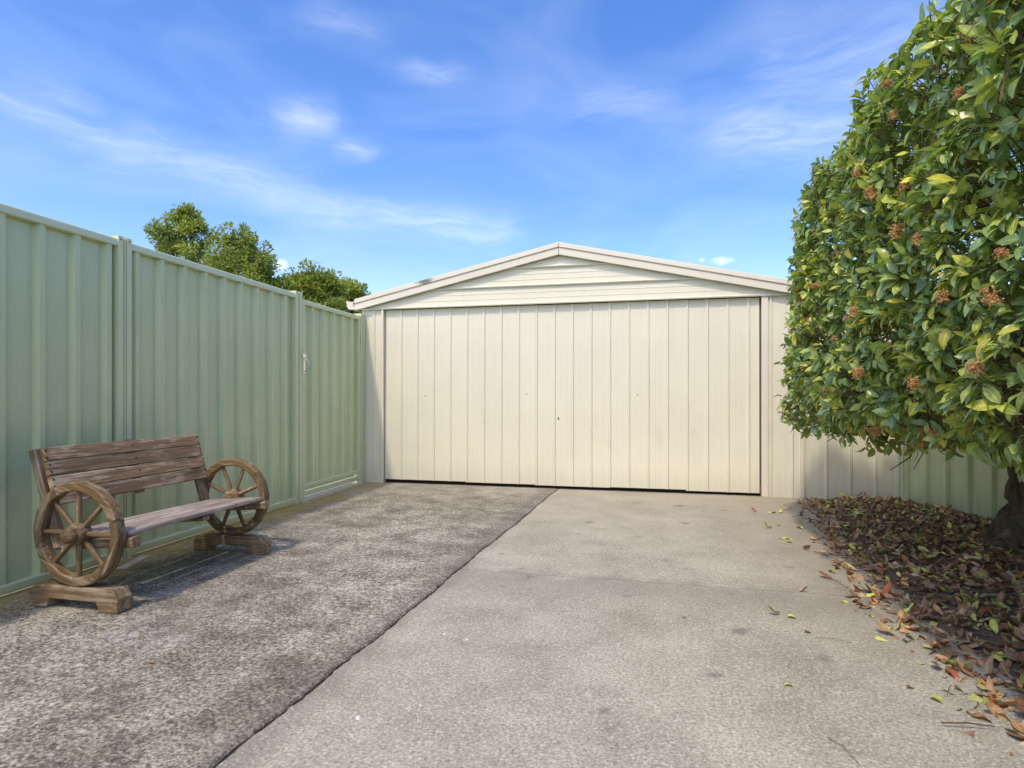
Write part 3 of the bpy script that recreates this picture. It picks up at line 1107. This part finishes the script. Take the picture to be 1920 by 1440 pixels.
# seat slats, 4, on two rails
sa, sb = Vector((-2.715, 0, .322)), Vector((-2.312, 0, .352))
sd = (sb - sa).normalized()
sn = Vector((-sd.z, 0, sd.x))
for i in range(4):
    w = .094 if i else .088
    c = sa + sd * (.047 + i * .1005) - sn * .011
    s = plank('seat_slat', (c.x, 2.757 + random.uniform(-.006, .006), c.z), (0, 1, 0), tuple(sd), .965, w, .022, 'wood_seat', bench, .004, sag=.006)
    for yy in (2.30, 3.215):
        q = c + sn * .0105 + sd * random.uniform(-.02, .02)
        link('bolt', bolt, 'bolt_steel', s, frame((q.x, yy, q.z), tuple(-sn), (0, 1, 0)))
for y in (2.272, 3.222):
    c = (sa + sb) / 2 - sn * .047
    plank('seat_rail', (c.x - .005, y, c.z), tuple(sd), tuple(sn), .47, .046, .042, 'wood_base', bench)
c = (sa + sb) / 2 - sn * .036
plank('seat_brace', (c.x, 2.757, c.z), tuple(sd), (0, 1, 0), .38, .05, .022, 'wood_base', bench)

off_c = MB().box(-.135, .135, -.026, .026, 0, .014).build('timber_offcut', 'pale_timber', None, bevel=.002, M=frame((-2.94, 2.91, .006), (-.33, 1, 0), (1, .33, 0)) @ Matrix.Rotation(R(180), 4, 'X') @ Matrix.Translation((0, 0, -.014)))
tag(off_c, 'small flat pale timber offcut lying at the fence foot under the bench', 'offcut')


# ================================================================ LEAVES
def leaf_template(fold=.25, curl=.3, wmax=.24, segs=5, twist=0.0, wave=0.0):
    """unit leaf along +X, up +Z; returns verts (n,3), faces, rib attr"""
    vs, rib = [], []
    ts = np.linspace(0, 1, segs + 1)
    ang = 0
    x = z = 0.0
    px = []
    for i, t in enumerate(ts):
        if i:
            ang = -curl * 1.4 * (t - .15)
            x += math.cos(ang) / segs
            z += math.sin(ang) / segs
        px.append((x, z))
    for (xx, zz), t in zip(px, ts):
        w = wmax * (math.sin(math.pi * min(1, t ** .85)) ** .75 if 0 < t < 1 else 0) + (.012 if t in (0, 1) else 0)
        lift = w * fold
        wv = wave * math.sin(t * 9)
        tw = twist * t
        for s in (-1, 0, 1):
            yy = s * w
            hz = abs(s) * lift + wv * s * .1
            vs.append((xx, yy * math.cos(tw) - hz * math.sin(tw), zz + hz * math.cos(tw) + yy * math.sin(tw)))
            rib.append(1.0 if s == 0 else 0.0)
    fs = []
    for i in range(segs):
        a = i * 3
        fs += [(a, a + 3, a + 4, a + 1), (a + 1, a + 4, a + 5, a + 2)]
    return np.array(vs), np.array(fs), np.array(rib)


LEAVES = [leaf_template(.22, .35, .23), leaf_template(.40, .75, .22, twist=.35), leaf_template(.15, .12, .25, twist=-.25, wave=.3),
          leaf_template(.55, 1.15, .21, twist=.2), leaf_template(.30, -.25, .22, twist=-.4)]
DRY = [leaf_template(.45, .6, .21, twist=.6, wave=.8), leaf_template(.75, -.9, .20, twist=-.5, wave=.6), leaf_template(.25, .3, .22, twist=.3, wave=1.0),
       leaf_template(.9, 1.1, .19, twist=.2), leaf_template(.2, -.3, .23, twist=-.3)]


def leaf_mesh(name, pos, dirs, nrms, scale, kind, tint, templates, mat):
    """many leaves as one mesh"""
    V, F, Rb, T = [], [], [], []
    base = 0
    x = dirs / np.linalg.norm(dirs, axis=1, keepdims=True)
    y = np.cross(nrms, x)
    y /= np.linalg.norm(y, axis=1, keepdims=True) + 1e-9
    z = np.cross(x, y)
    for k, (tv, tf, tr) in enumerate(templates):
        sel = np.where(kind == k)[0]
        if not len(sel): continue
        loc = tv[None] * scale[sel][:, None, None]
        w = loc[..., 0:1] * x[sel][:, None] + loc[..., 1:2] * y[sel][:, None] + loc[..., 2:3] * z[sel][:, None] + pos[sel][:, None]
        nv = tv.shape[0]
        V.append(w.reshape(-1, 3))
        f = tf[None] + (base + np.arange(len(sel)) * nv)[:, None, None]
        F.append(f.reshape(-1, 4))
        Rb.append(np.tile(tr, len(sel)))
        T.append(np.repeat(tint[sel], nv, axis=0))
        base += nv * len(sel)
    return raw_mesh(name, np.concatenate(V), np.concatenate(F), np.concatenate(Rb), np.concatenate(T), mat)


def raw_mesh(name, V, F, Rb=None, T=None, mat=None, smooth=True):
    me = bpy.data.meshes.new(name)
    k = F.shape[1]
    me.vertices.add(len(V))
    me.vertices.foreach_set('co', V.astype(np.float32).ravel())
    me.loops.add(F.size)
    me.loops.foreach_set('vertex_index', F.astype(np.int32).ravel())
    me.polygons.add(len(F))
    me.polygons.foreach_set('loop_start', np.arange(0, F.size, k, dtype=np.int32))
    me.polygons.foreach_set('use_smooth', np.ones(len(F), dtype=bool) if smooth else np.zeros(len(F), dtype=bool))
    me.update(calc_edges=True)
    if Rb is not None:
        a = me.attributes.new('rib', 'FLOAT', 'POINT')
        a.data.foreach_set('value', Rb.astype(np.float32))
    if T is not None:
        a = me.attributes.new('tint', 'FLOAT_COLOR', 'POINT')
        a.data.foreach_set('color', np.concatenate([T, np.ones((len(T), 1))], axis=1).astype(np.float32).ravel())
    if mat:
        me.materials.append(MAT[mat])
    return me


# ---------------------------------------------------------------- hedge
HC = np.array([1.97, 2.66, 1.655])
HH = np.array([1.005, 2.45, .935])      # half sizes
HR = .27


def hedge_bump(p):
    x, y, z = p[:, 0], p[:, 1], p[:, 2]
    return (.050 * np.sin(y * 4.1 + z * 2.0 + .6) * np.sin(z * 4.7 + .9) + .035 * np.sin(y * 9.3 + 1.2 + 2 * z) * np.sin(z * 8.3 - y * 3) +
            .03 * np.sin(x * 8 + y * 6) - .04 * np.clip((1.15 - z) / .5, 0, 1) - .05 * np.clip((1.0 - z) / .2, 0, 1) * np.clip((4.0 - y) / 1.0, 0, 1) - .05 * np.clip((z - 1.55) / .7, 0, 1) - .05 * np.clip((y - 3.2) / 1.2, 0, 1) * np.clip((z - 1.3) / .6, 0, 1))


def hedge_sdf(p):
    q = np.abs(p - HC) - (HH - HR)
    # bottom edge sags toward the camera end
    d = np.linalg.norm(np.maximum(q, 0), axis=1) + np.minimum(q.max(axis=1), 0) - HR
    return d - hedge_bump(p)


def hedge_grad(p):
    e = .02
    g = np.zeros_like(p)
    for k in range(3):
        a = p.copy(); a[:, k] += e
        b = p.copy(); b[:, k] -= e
        g[:, k] = hedge_sdf(a) - hedge_sdf(b)
    return g / (np.linalg.norm(g, axis=1, keepdims=True) + 1e-9)


def sample_shell(n, lo, hi):
    out = []
    tot = 0
    while tot < n:
        p = HC + (rng.random((200000, 3)) * 2 - 1) * (HH + .12)
        s = hedge_sdf(p)
        p = p[(s > lo) & (s < hi)]
        out.append(p)
        tot += len(p)
    return np.concatenate(out)[:n]


def norm(a):
    return a / (np.linalg.norm(a, axis=1, keepdims=True) + 1e-9)


LEAF_COLS = np.array([(.215, .315, .13), (.26, .365, .135), (.21, .315, .17), (.36, .43, .12), (.48, .51, .11), (.50, .50, .09), (.52, .46, .10), (.42, .13, .06)])
LEAF_P = np.array([.19, .21, .13, .19, .15, .085, .035, .01])


def shoots(n, lo, hi, per, droop):
    """shoot tips in the shell with whorls of leaves around each tip"""
    p = sample_shell(n, lo, hi)
    g = hedge_grad(p)
    ax = norm(g + rng.normal(0, .35, p.shape) + np.array([0, 0, .25]))
    k = rng.integers(per[0], per[1] + 1, n)
    idx = np.repeat(np.arange(n), k)
    m = len(idx)
    a = ax[idx]
    ref = np.where(np.abs(a[:, 2:3]) < .9, np.array([[0, 0, 1.0]]), np.array([[1.0, 0, 0]]))
    e1 = norm(np.cross(a, ref))
    e2 = np.cross(a, e1)
    ph = rng.random(m) * 2 * np.pi
    spread = rng.uniform(.5, 1.45, m)
    d = a * np.cos(spread)[:, None] + (e1 * np.cos(ph)[:, None] + e2 * np.sin(ph)[:, None]) * np.sin(spread)[:, None]
    d = norm(d + np.array([0, 0, -1.0]) * rng.uniform(0, droop, m)[:, None])
    # upper side faces out/up
    up_ = norm(a * .8 + np.array([0, 0, .7]) + rng.normal(0, .28, (m, 3)))
    back = rng.uniform(0, .05, m)
    pos = p[idx] - a * back[:, None] + d * .008
    sc = rng.uniform(.038, .084, m)
    kind = rng.choice(len(LEAVES), m, p=[.34, .24, .2, .12, .1])
    # new growth at a shoot shares a hue
    shoot_c = rng.choice(len(LEAF_COLS), n, p=LEAF_P)
    own = rng.choice(len(LEAF_COLS), m, p=LEAF_P)
    ci = np.where(rng.random(m) < .55, shoot_c[idx], own)
    tint = LEAF_COLS[ci] * rng.uniform(.62, 1.45, (m, 1))
    return p, ax, pos, d, up_, sc, kind, tint


root_h = empty('hedge', (2.25, 4.3, .05))
tag(root_h, 'tall clipped broadleaf hedge with orange berries overhanging the leaf littered bed', 'hedge')
parts = []
tips = []
for (n, lo, hi, per, droop) in ((8400, -.05, .035, (5, 7), .7), (3400, -.17, -.05, (5, 6), .6), (2600, -.40, -.17, (4, 6), .5), (260, .04, .10, (4, 6), .8)):
    r = shoots(n, lo, hi, per, droop)
    tips.append((r[0], r[1]))
    parts.append(r[2:])
pos, d, up_, sc, kind, tint = [np.concatenate([q[i] for q in parts]) for i in range(6)]
# nearest, best visible leaves become single parts
cpos = np.array([0, 0, CAM_H])
dist = np.linalg.norm(pos - cpos, axis=1)
dep = -pos[:, 0] * math.sin(YAW) + pos[:, 1] * math.cos(YAW)
lat = pos[:, 0] * math.cos(YAW) + pos[:, 1] * math.sin(YAW)
uu = lat / np.maximum(dep, .01)
inview = (dep > .5) & (uu < .86) & (hedge_sdf(pos) > -.03)
big = np.where(inview, sc / dist, 0)
order = np.argsort(-big)[:300]
mask = np.ones(len(pos), bool)
mask[order] = False
link('foliage', leaf_mesh('foliage', pos[mask], d[mask], up_[mask], sc[mask], kind[mask], tint[mask], LEAVES, 'hedge_leaf'), None, root_h)['kind'] = 'stuff'
proto = {}
NB = len(LEAF_COLS)


def leaf_proto(k, c, temps, cols, mat, name='leaf'):
    key = (name, k, c)
    if key not in proto:
        tv, tf, tr = temps[k]
        proto[key] = raw_mesh(name, tv, tf, tr, np.tile(cols[c], (len(tv), 1)), mat)
    return proto[key]


for i in order:
    c = int(np.argmin(((LEAF_COLS - tint[i]) ** 2).sum(1)))
    x = Vector(d[i]).normalized()
    y = Vector(up_[i]).cross(x).normalized()
    z = x.cross(y)
    M = Matrix((x * sc[i], y * sc[i], z * sc[i])).transposed().to_4x4()
    M.translation = Vector(pos[i])
    link('leaf', leaf_proto(int(kind[i]), c, LEAVES, LEAF_COLS, 'hedge_leaf'), None, root_h, M)

# twigs carrying the outer shoots
tw = MB()
tp = np.concatenate([tips[0][0], tips[3][0], tips[1][0][:900]])
ta = np.concatenate([tips[0][1], tips[3][1], tips[1][1][:900]])
for p, a in zip(tp, ta):
    p = Vector(p); a = Vector(a)
    L = random.uniform(.10, .22)
    q = p - a * L + Vector((random.uniform(-.04, .04), random.uniform(-.04, .04), random.uniform(-.06, .0)))
    tw.tube([q, (p + q) / 2 + Vector((0, 0, -.008)), p], [.0032, .0026, .0018], 4, False)
tw.build('twigs', 'twig', root_h)['kind'] = 'stuff'


# trunk and limbs
def gnarled(name, path, radii, parent, seg=18, amp=.018, fluted=.0):
    m = MB()
    # resample
    P = []
    rr = []
    n = 26
    for i in range(n + 1):
        t = i / n * (len(path) - 1)
        k = min(int(t), len(path) - 2)
        f = t - k
        f2 = f * f * (3 - 2 * f)
        P.append(Vector(path[k]).lerp(Vector(path[k + 1]), f))
        rr.append(radii[k] + (radii[k + 1] - radii[k]) * f2)
    m.tube(P, rr, seg, True)
    out = []
    for j, v in enumerate(m.v):
        i = j // seg
        a = j % seg
        c = P[i]
        dr = (Vector(v) - c)
        s = 1 + amp / max(rr[i], .01) * mnoise.fractal(Vector(v) * 9, 1, 2, 4) + fluted * math.sin(a / seg * 2 * math.pi * 5 + i * .18) * (1 - i / n)
        out.append(tuple(c + dr * s))
    m.v = out
    return m.build(name, 'bark', parent, smooth=True)


gnarled('trunk', [(2.24, 4.27, -.02), (2.27, 4.29, .10), (2.30, 4.30, .28), (2.27, 4.30, .55), (2.20, 4.22, .9), (2.15, 4.1, 1.4), (2.1, 4.0, 2.0)],
        [.30, .215, .165, .145, .12, .08, .03], root_h, 24, .05, .10)
gnarled('trunk', [(2.35, 1.35, -.02), (2.33, 1.4, .15), (2.28, 1.45, .5), (2.2, 1.5, 1.0), (2.1, 1.6, 2.0)], [.22, .15, .12, .09, .03], root_h, 18, .04, .08)
for (b, e, r0) in [((2.26, 4.28, .55), (1.35, 4.6, 1.1), .05), ((2.24, 4.25, .7), (1.4, 3.6, 1.3), .055), ((2.22, 4.2, .8), (1.6, 4.75, 1.9), .05),
                   ((2.2, 4.15, .9), (1.5, 3.3, 2.0), .045), ((2.26, 4.29, .5), (1.55, 3.75, .80), .03), ((2.26, 1.5, .6), (1.4, 2.2, 1.2), .05),
                   ((2.2, 1.5, .9), (1.4, 2.6, 2.0), .05), ((2.2, 1.5, .9), (1.5, .8, 1.8), .05), ((2.25, 4.3, .48), (1.7, 4.5, .74), .022)]:
    b, e = Vector(b), Vector(e)
    mid = (b + e) / 2 + Vector((random.uniform(-.1, .1), random.uniform(-.1, .1), .12))
    gnarled('branch', [b, mid, e], [r0, r0 * .7, r0 * .25], root_h, 10, .008)

# hanging bare twigs under the far end
for (b, q, e) in [((1.75, 4.2, .85), (1.62, 4.15, .66), (1.55, 4.15, .52)), ((1.30, 4.55, .80), (1.22, 4.5, .70), (1.14, 4.45, .66)), ((1.5, 3.9, .80), (1.42, 3.85, .62), (1.3, 3.8, .55))]:
    MB().tube([b, q, e], [.006, .004, .002], 6).build('bare_twig', 'twig', root_h)

# berry clusters
ico = bmesh.new()
bmesh.ops.create_icosphere(ico, subdivisions=1, radius=1)
IV = [v.co.copy() for v in ico.verts]
IF = [tuple(v.index for v in f.verts) for f in ico.faces]
ico.free()


def berry_mesh(seed):
    rs = random.Random(seed)
    m = MB()
    heads = [Vector((rs.uniform(-.022, .022), rs.uniform(-.022, .022), rs.uniform(.0, .014))) for _ in range(7)]
    for h in heads:
        m.tube([(0, 0, -.03), h * .6, h], [.0012, .001, .0008], 4, False)
        for _ in range(10):
            v = h + Vector((rs.gauss(0, .009), rs.gauss(0, .009), rs.gauss(.006, .006)))
            r = rs.uniform(.0026, .0042)
            b = len(m.v)
            m.v += [tuple(v + q * r) for q in IV]
            m.f += [tuple(b + i for i in f) for f in IF]
            m.tube([h, v], [.0007, .0006], 3, False)
    return m.mesh('berry_cluster', smooth=True)


bms = [berry_mesh(s) for s in range(4)]


def surf_at(px, py):
    """point where a sight line first meets the hedge surface"""
    u = (px - 960) / 1130
    v = (742 - py) / 1130
    dr = np.array([u * math.cos(YAW) - math.sin(YAW), math.cos(YAW) + u * math.sin(YAW), v])
    t = .5
    for _ in range(400):
        p = cpos + dr * t
        s = hedge_sdf(p[None])[0]
        if s < .02:
            return p
        t += max(.01, s * .5)
    return None


for i, (a, b) in enumerate([(1585, 473), (1650, 360), (1700, 440), (1760, 800), (1655, 795), (1645, 885 - 90), (1735, 720), (1855, 700), (1615, 590), (1690, 215), (1620, 325), (1540, 440), (1820, 180), (1880, 560),
                            (1575, 640), (1900, 480), (1790, 560), (1745, 445), (1530, 540), (1680, 160), (1515, 690), (1840, 60), (1625, 700), (1560, 730), (1720, 350)]):
    p = surf_at(a, b)
    if p is None: continue
    g = hedge_grad(p[None])[0]
    q = Vector(g + np.array([0, 0, .35])).to_track_quat('Z', 'Y')
    M = Matrix.Translation(Vector(p) + Vector(g) * .03) @ q.to_matrix().to_4x4() @ Matrix.Scale(random.choice((.55, .7, .8, .95, 1.1)), 4)
    link('berry_cluster', bms[i % 4], 'berry', root_h, M)

# ---------------------------------------------------------------- leaf litter
LIT_COLS = np.array([(.26, .135, .075), (.38, .20, .105), (.50, .30, .17), (.56, .42, .26), (.40, .11, .05), (.50, .25, .08), (.52, .55, .13), (.32, .38, .10), (.66, .60, .18)])
LIT_NAMES = ['dark brown', 'brown', 'light brown', 'tan', 'red', 'orange', 'yellow-green', 'green', 'yellow']
LIT_P = np.array([.18, .22, .18, .10, .05, .055, .13, .06, .075])


def in_bed(x, y):
    # left of the diagonal fence, right of the bed edge
    s = (x - O2[0]) * N2[0] + (y - O2[1]) * N2[1]
    return s > .05 and y < 6.13


def litter_pts(n, spread):
    out = []
    while len(out) < n:
        y = random.uniform(1.2, 6.12)
        e = bed_edge(y)
        x = e + abs(random.gauss(0, 1)) * .0 + random.uniform(-spread, 1.6)
        if x < e and random.random() > math.exp((x - e) / .05): continue
        if not in_bed(x, y): continue
        if (x - 2.25) ** 2 + (y - 4.3) ** 2 < .05: continue
        out.append((x, y, max(soil_h(x, y), .001)))
    return np.array(out)


def litter_set(n, smin, smax, spread, tilt=.35, zoff=.006):
    p = litter_pts(n, spread)
    p[:, 2] += np.where(p[:, 2] > .003, rng.uniform(.002, zoff + .016, n), rng.uniform(.001, .004, n))
    a = rng.random(n) * 2 * np.pi
    dd = np.stack([np.cos(a), np.sin(a), rng.normal(0, .18, n)], 1)
    up = norm(np.stack([rng.normal(0, tilt, n), rng.normal(0, tilt, n), np.where(rng.random(n) < .7, 1.0, -1.0)], 1))
    sc = rng.uniform(smin, smax, n)
    kd = rng.integers(0, len(DRY), n)
    ci = rng.choice(len(LIT_COLS), n, p=LIT_P / LIT_P.sum())
    return p, dd, up, sc, kd, ci


p, dd, up, sc, kd, ci = litter_set(5200, .04, .088, .36)
tl = LIT_COLS[ci] * rng.uniform(.75, 1.2, (len(p), 1))
# the largest-looking loose leaves of the litter are single things
dep = -p[:, 0] * math.sin(YAW) + p[:, 1] * math.cos(YAW)
lat = p[:, 0] * math.cos(YAW) + p[:, 1] * math.sin(YAW)
vis = (dep > .6) & (lat / dep < .845)
sel = np.argsort(-np.where(vis, sc / np.maximum(dep, .1) * (1 + .6 * (ci >= 3)), 0))[:110]
mask = np.ones(len(p), bool)
mask[sel] = False
litter = link('leaf_litter', leaf_mesh('leaf_litter', p[mask], dd[mask], up[mask], sc[mask], kd[mask], tl[mask], DRY, 'litter_leaf'))
tag(litter, 'thick carpet of brown and yellow fallen leaves covering the garden bed', 'leaf litter', kind='stuff')


def put_leaf(pos, dv, upv, s, k, c, label, group):
    x = Vector(dv).normalized()
    y = Vector(upv).cross(x).normalized()
    z = x.cross(y)
    M = Matrix((x * s, y * s, z * s)).transposed().to_4x4()
    M.translation = Vector(pos)
    o = link('fallen_leaf', leaf_proto(k, c, DRY, LIT_COLS, 'litter_leaf', 'fallen_leaf'), None, None, M)
    return tag(o, label, 'leaf', group)


for i in sel:
    cn = LIT_NAMES[ci[i]]
    x_, y_ = p[i][0], p[i][1]
    e_ = x_ - bed_edge(y_)
    if (x_ - 2.25) ** 2 + (y_ - 4.3) ** 2 < .35: where = 'beside the hedge trunk'
    elif e_ < .02: where = 'on the concrete just outside the bed'
    elif y_ > 4.9: where = 'at the garage end of the bed'
    elif e_ < .22: where = 'along the bed edge by the drive'
    elif y_ < 2.9: where = 'in the near end of the bed'
    else: where = 'in the middle of the bed'
    shape = ['twisted', 'upturned', 'wavy', 'folded', 'flat'][int(kd[i])]
    size = 'small' if sc[i] < .062 else ('large' if sc[i] > .078 else 'medium')
    put_leaf(p[i], dd[i], up[i], sc[i], int(kd[i]), int(ci[i]), f'{size} {shape} {cn} fallen leaf {where}', 'loose leaves on the bed litter')

# small crumbs of leaf and bark around the bed edge
p2, d2, u2, s2, k2, c2 = litter_set(4200, .008, .03, .55, .6)
c2 = np.where(c2 > 5, 0, c2)
crumbs = link('leaf_crumbs', leaf_mesh('leaf_crumbs', p2, d2, u2, s2, k2, LIT_COLS[c2] * .8, DRY, 'litter_leaf'))
tag(crumbs, 'fine brown leaf crumbs and bark bits spread along the bed edge', 'leaf crumbs', kind='stuff')
m = MB()
for k in range(90):
    q = litter_pts(1, .4)[0]
    a = random.uniform(0, 6.28)
    L = random.uniform(.05, .22)
    e = Vector((q[0] + L * math.cos(a), q[1] + L * math.sin(a), 0))
    e.z = max(soil_h(e.x, e.y), .001) + .012
    b = Vector(q) + Vector((0, 0, .012))
    mid = (b + e) / 2 + Vector((random.uniform(-.01, .01), random.uniform(-.01, .01), .006))
    r = random.uniform(.0012, .003)
    m.tube([b, mid, e], [r, r, r * .6], 5)
tag(m.build('twig_litter', 'twig'), 'thin dry twigs scattered through the leaf litter', 'twigs', kind='stuff')


# loose leaves on the concrete, each where it lies
def gpt(px, py):
    dd_ = CAM_H * 1130 / (py - 742)
    l = (px - 960) / 1130 * dd_
    return Vector((l * math.cos(YAW) - dd_ * math.sin(YAW), dd_ * math.cos(YAW) + l * math.sin(YAW), .004))


for (a, b, ang, s, k, c, lab) in [
    (1462, 1152, 200, .075, 1, 8, 'yellow leaf with its stalk raised in the middle of the drive right side'),
    (1475, 1158, 350, .07, 3, 6, 'yellow-green leaf lying against a yellow leaf on the drive'),
    (1508, 1187, 10, .045, 3, 0, 'small curled dark brown leaf on the drive'),
    (1640, 1199, 330, .055, 0, 6, 'single yellow-green leaf on the concrete short of the bed'),
    (1743, 1310, 315, .07, 3, 7, 'folded green leaf nearest the camera on the drive'),
    (1700, 1292, 20, .045, 3, 0, 'tiny dark brown curled leaf left of the folded green leaf'),
    (1858, 1298, 0, .06, 0, 7, 'green leaf on the concrete at the lower right'),
    (1440, 962, 10, .09, 2, 8, 'long yellow leaf on the concrete in front of the garage jamb'),
    (1420, 960, 175, .07, 1, 4, 'reddish leaf on the concrete in front of the garage jamb'),
    (1462, 962, 60, .075, 4, 6, 'upright yellow-green leaf in front of the garage corner'),
    (1447, 990, 190, .085, 1, 6, 'large yellow-green leaf on the far part of the drive'),
    (1458, 986, 40, .05, 3, 6, 'narrow yellow-green leaf touching the large one on the drive'),
    (1466, 1010, 340, .07, 2, 6, 'upper leaf of a pale pair lying on the drive'),
    (1474, 1017, 345, .07, 3, 7, 'lower leaf of a pale pair lying on the drive'),
    (1495, 979, 20, .05, 0, 8, 'small pale yellow leaf on the concrete near the bed corner'),
    (1464, 946, 0, .05, 2, 6, 'little green leaf close to the garage door corner'),
    (1497, 1109, 340, .06, 1, 2, 'light brown curled leaf beside the drive saw cut'),
    (1278, 1158, 0, .025, 0, 1, 'tiny brown leaf scrap in the middle of the drive'),
    (278, 1246, 20, .04, 3, 5, 'small orange leaf curl on the dark left slab'),
    (1690, 1165, 60, .06, 1, 5, 'orange leaf standing at the bed edge'),
    (1712, 1170, 200, .06, 0, 4, 'red leaf beside the orange leaf at the bed edge'),
    (1655, 1117, 30, .09, 1, 4, 'bright red leaf lying half on the bed edge'),
    (1775, 1178, 345, .085, 0, 6, 'long yellow-green leaf lying out from the bed edge'),
    (1910, 1275, 340, .10, 1, 8, 'yellow leaf with brown edge at the right frame edge'),
    (1470, 1287, 5, .05, 3, 6, 'thin green leaf strip on the foreground concrete'),
]:
    q = gpt(a, b)
    put_leaf(q, (math.cos(R(ang) + YAW), math.sin(R(ang) + YAW), .05), (random.uniform(-.2, .2), random.uniform(-.2, .2), 1), s, k, c, lab, None)

# lone twigs and white spots on the drive
for (a, b, c_, d_, lab) in [((1562), 1103, 1633, 1129, 'thin dark twig on the concrete beside the bed'), (1526, 1198, 1600, 1208, 'reddish thin stalk lying across the drive'),
                            (1322, 1094, 1368, 1096, 'short pale straw lying on the drive saw cut'), (1550, 1385, 1612, 1437, 'thin curved stalk at the bottom of the drive'),
                            (772, 1410, 796, 1424, 'short straw piece in the foreground of the drive')]:
    A, B = gpt(a, b), gpt(c_, d_)
    mid = (A + B) / 2 + Vector((.006, .01, .006))
    m = MB().tube([A, mid, B], [.0009, .001, .0006], 6)
    tag(m.build('twig', 'twig' if 'straw' not in lab else 'pale_timber'), lab, 'twig')
for (a, b, r, lab) in [(833, 1190, .006, 'small white dropping beside the joint, left of a pair'), (875, 1200, .006, 'small white dropping beside the joint, right of a pair'),
                       (671, 1347, .009, 'white dropping on the foreground concrete'), (1247, 1134, .004, 'tiny white speck mid drive')]:
    q = gpt(a, b)
    m = MB()
    pts = [(r * random.uniform(.6, 1.2) * math.cos(t), r * random.uniform(.6, 1.2) * math.sin(t)) for t in np.linspace(0, 2 * math.pi, 11)[:-1]]
    m.prism(pts, lambda x, y, t: (q.x + x * (1 if t < .003 else .7), q.y + y * (1 if t < .003 else .7), t), .0005, .0045)
    tag(m.build('bird_dropping', 'white_spot'), lab, 'dropping')


# ================================================================ TREES BEYOND THE FENCE
TREE_COLS = np.array([(.28, .35, .085), (.35, .41, .085), (.21, .27, .07), (.42, .45, .10), (.09, .125, .032), (.36, .24, .08)])
TREE_P = np.array([.28, .24, .22, .14, .10, .02])


def cam_pt(px, py, dep):
    l = (px - 960) / 1130 * dep
    return np.array([l * math.cos(YAW) - dep * math.sin(YAW), dep * math.cos(YAW) + l * math.sin(YAW), CAM_H + (742 - py) / 1130 * dep])


def tree(label, dep, lobes, trunk_px, nclump, seed):
    r2 = np.random.default_rng(seed)
    base = cam_pt(trunk_px, 742, dep)
    base[2] = -.12
    root = tag(empty('tree', base), label, 'tree', None)
    k = dep / 1130
    # lobes: px centre, px radii, depth offset
    C = []
    for (cx, cy, rx, ry, dz) in lobes:
        c = cam_pt(cx, cy, dep)
        c[1] += dz
        C.append((c, np.array([rx * k, max(rx, ry) * k * .9, ry * k])))
    top = max(c[2] + r[2] for c, r in C)
    gn = MB()
    lim = MB()
    V, F, T, Rb = [], [], [], []
    P, Dr, U, S_, Ti, Kd = [], [], [], [], [], []
    vol = np.array([r[0] * r[2] for c, r in C])
    ns = np.maximum(8, (nclump * vol / vol.sum()).astype(int))
    for (c, r), n in zip(C, ns):
        for _ in range(n):
            v = r2.normal(0, 1, 3)
            v /= np.linalg.norm(v)
            rad = r2.random() ** .35
            q = c + v * r * rad * r2.uniform(.78, 1.0)
            cr = r2.uniform(.20, .42) * (dep / 24)
            nl = int(r2.integers(80, 140))
            w = r2.normal(0, 1, (nl, 3))
            w /= np.linalg.norm(w, axis=1, keepdims=True)
            pp = q + w * (cr * r2.random((nl, 1)) ** .5) * np.array([1, 1, .85])
            dd_ = norm(w * .9 + np.array([0, 0, .35]) + v * .4 + r2.normal(0, .5, (nl, 3)))
            P.append(pp); Dr.append(dd_)
            U.append(norm(r2.normal(0, 1, (nl, 3)) + v * .8 + np.array([0, 0, .5])))
            S_.append(r2.uniform(.10, .19, nl) * dep / 24)
            cc = r2.choice(len(TREE_COLS), p=TREE_P)
            ci_ = np.where(r2.random(nl) < .5, cc, r2.choice(len(TREE_COLS), nl, p=TREE_P))
            Ti.append(TREE_COLS[ci_] * r2.uniform(.8, 1.2, (nl, 1)))
        # limb to the lobe
        b = Vector(base) + Vector((0, 0, (top - base[2]) * .3))
        e = Vector(c)
        lim.tube([b, (b + e) / 2 + Vector((0, 0, -.3)), e, e + Vector((0, 0, r[2] * .6))], [.14, .10, .06, .02], 7)
    P, Dr, U, S_, Ti = [np.concatenate(a) for a in (P, Dr, U, S_, Ti)]
    tmpl = [leaf_template(.2, .2, .24, 2), leaf_template(.4, .5, .19, 2)]
    me = leaf_mesh('crown', P, Dr, U, S_, r2.integers(0, 2, len(P)), Ti, tmpl, 'tree_leaf')
    link('crown', me, None, root)
    b = Vector(base)
    h = top - base[2]
    MB().tube([b, b + Vector((.1, 0, h * .2)), b + Vector((.05, .1, h * .45)), b + Vector((0, 0, h * .75))], [.30, .24, .17, .06], 10).build('trunk', 'bark', root, smooth=True)
    lim.build('limbs', 'bark', root)
    return root


tree('big rounded green tree rising behind the fence, leftmost of the trees', 24,
     [(345, 440, 52, 44, 0), (295, 448, 30, 26, .6), (428, 452, 48, 44, .3), (482, 492, 40, 48, -.2), (400, 510, 110, 55, .2), (515, 535, 28, 30, .3), (350, 400, 12, 12, 0), (330, 560, 80, 50, 0), (470, 570, 80, 60, 0)], 400, 330, 3)
tree('smaller bright green tree between the large tree and the garage eave', 27,
     [(578, 525, 36, 34, 0), (610, 540, 30, 34, .4), (570, 565, 50, 40, 0), (600, 585, 50, 40, .2)], 590, 150, 5)
tree('low pale green tree directly behind the garage gutter end', 29,
     [(655, 552, 30, 28, 0), (640, 580, 40, 36, 0), (675, 575, 22, 26, .3)], 655, 110, 8)
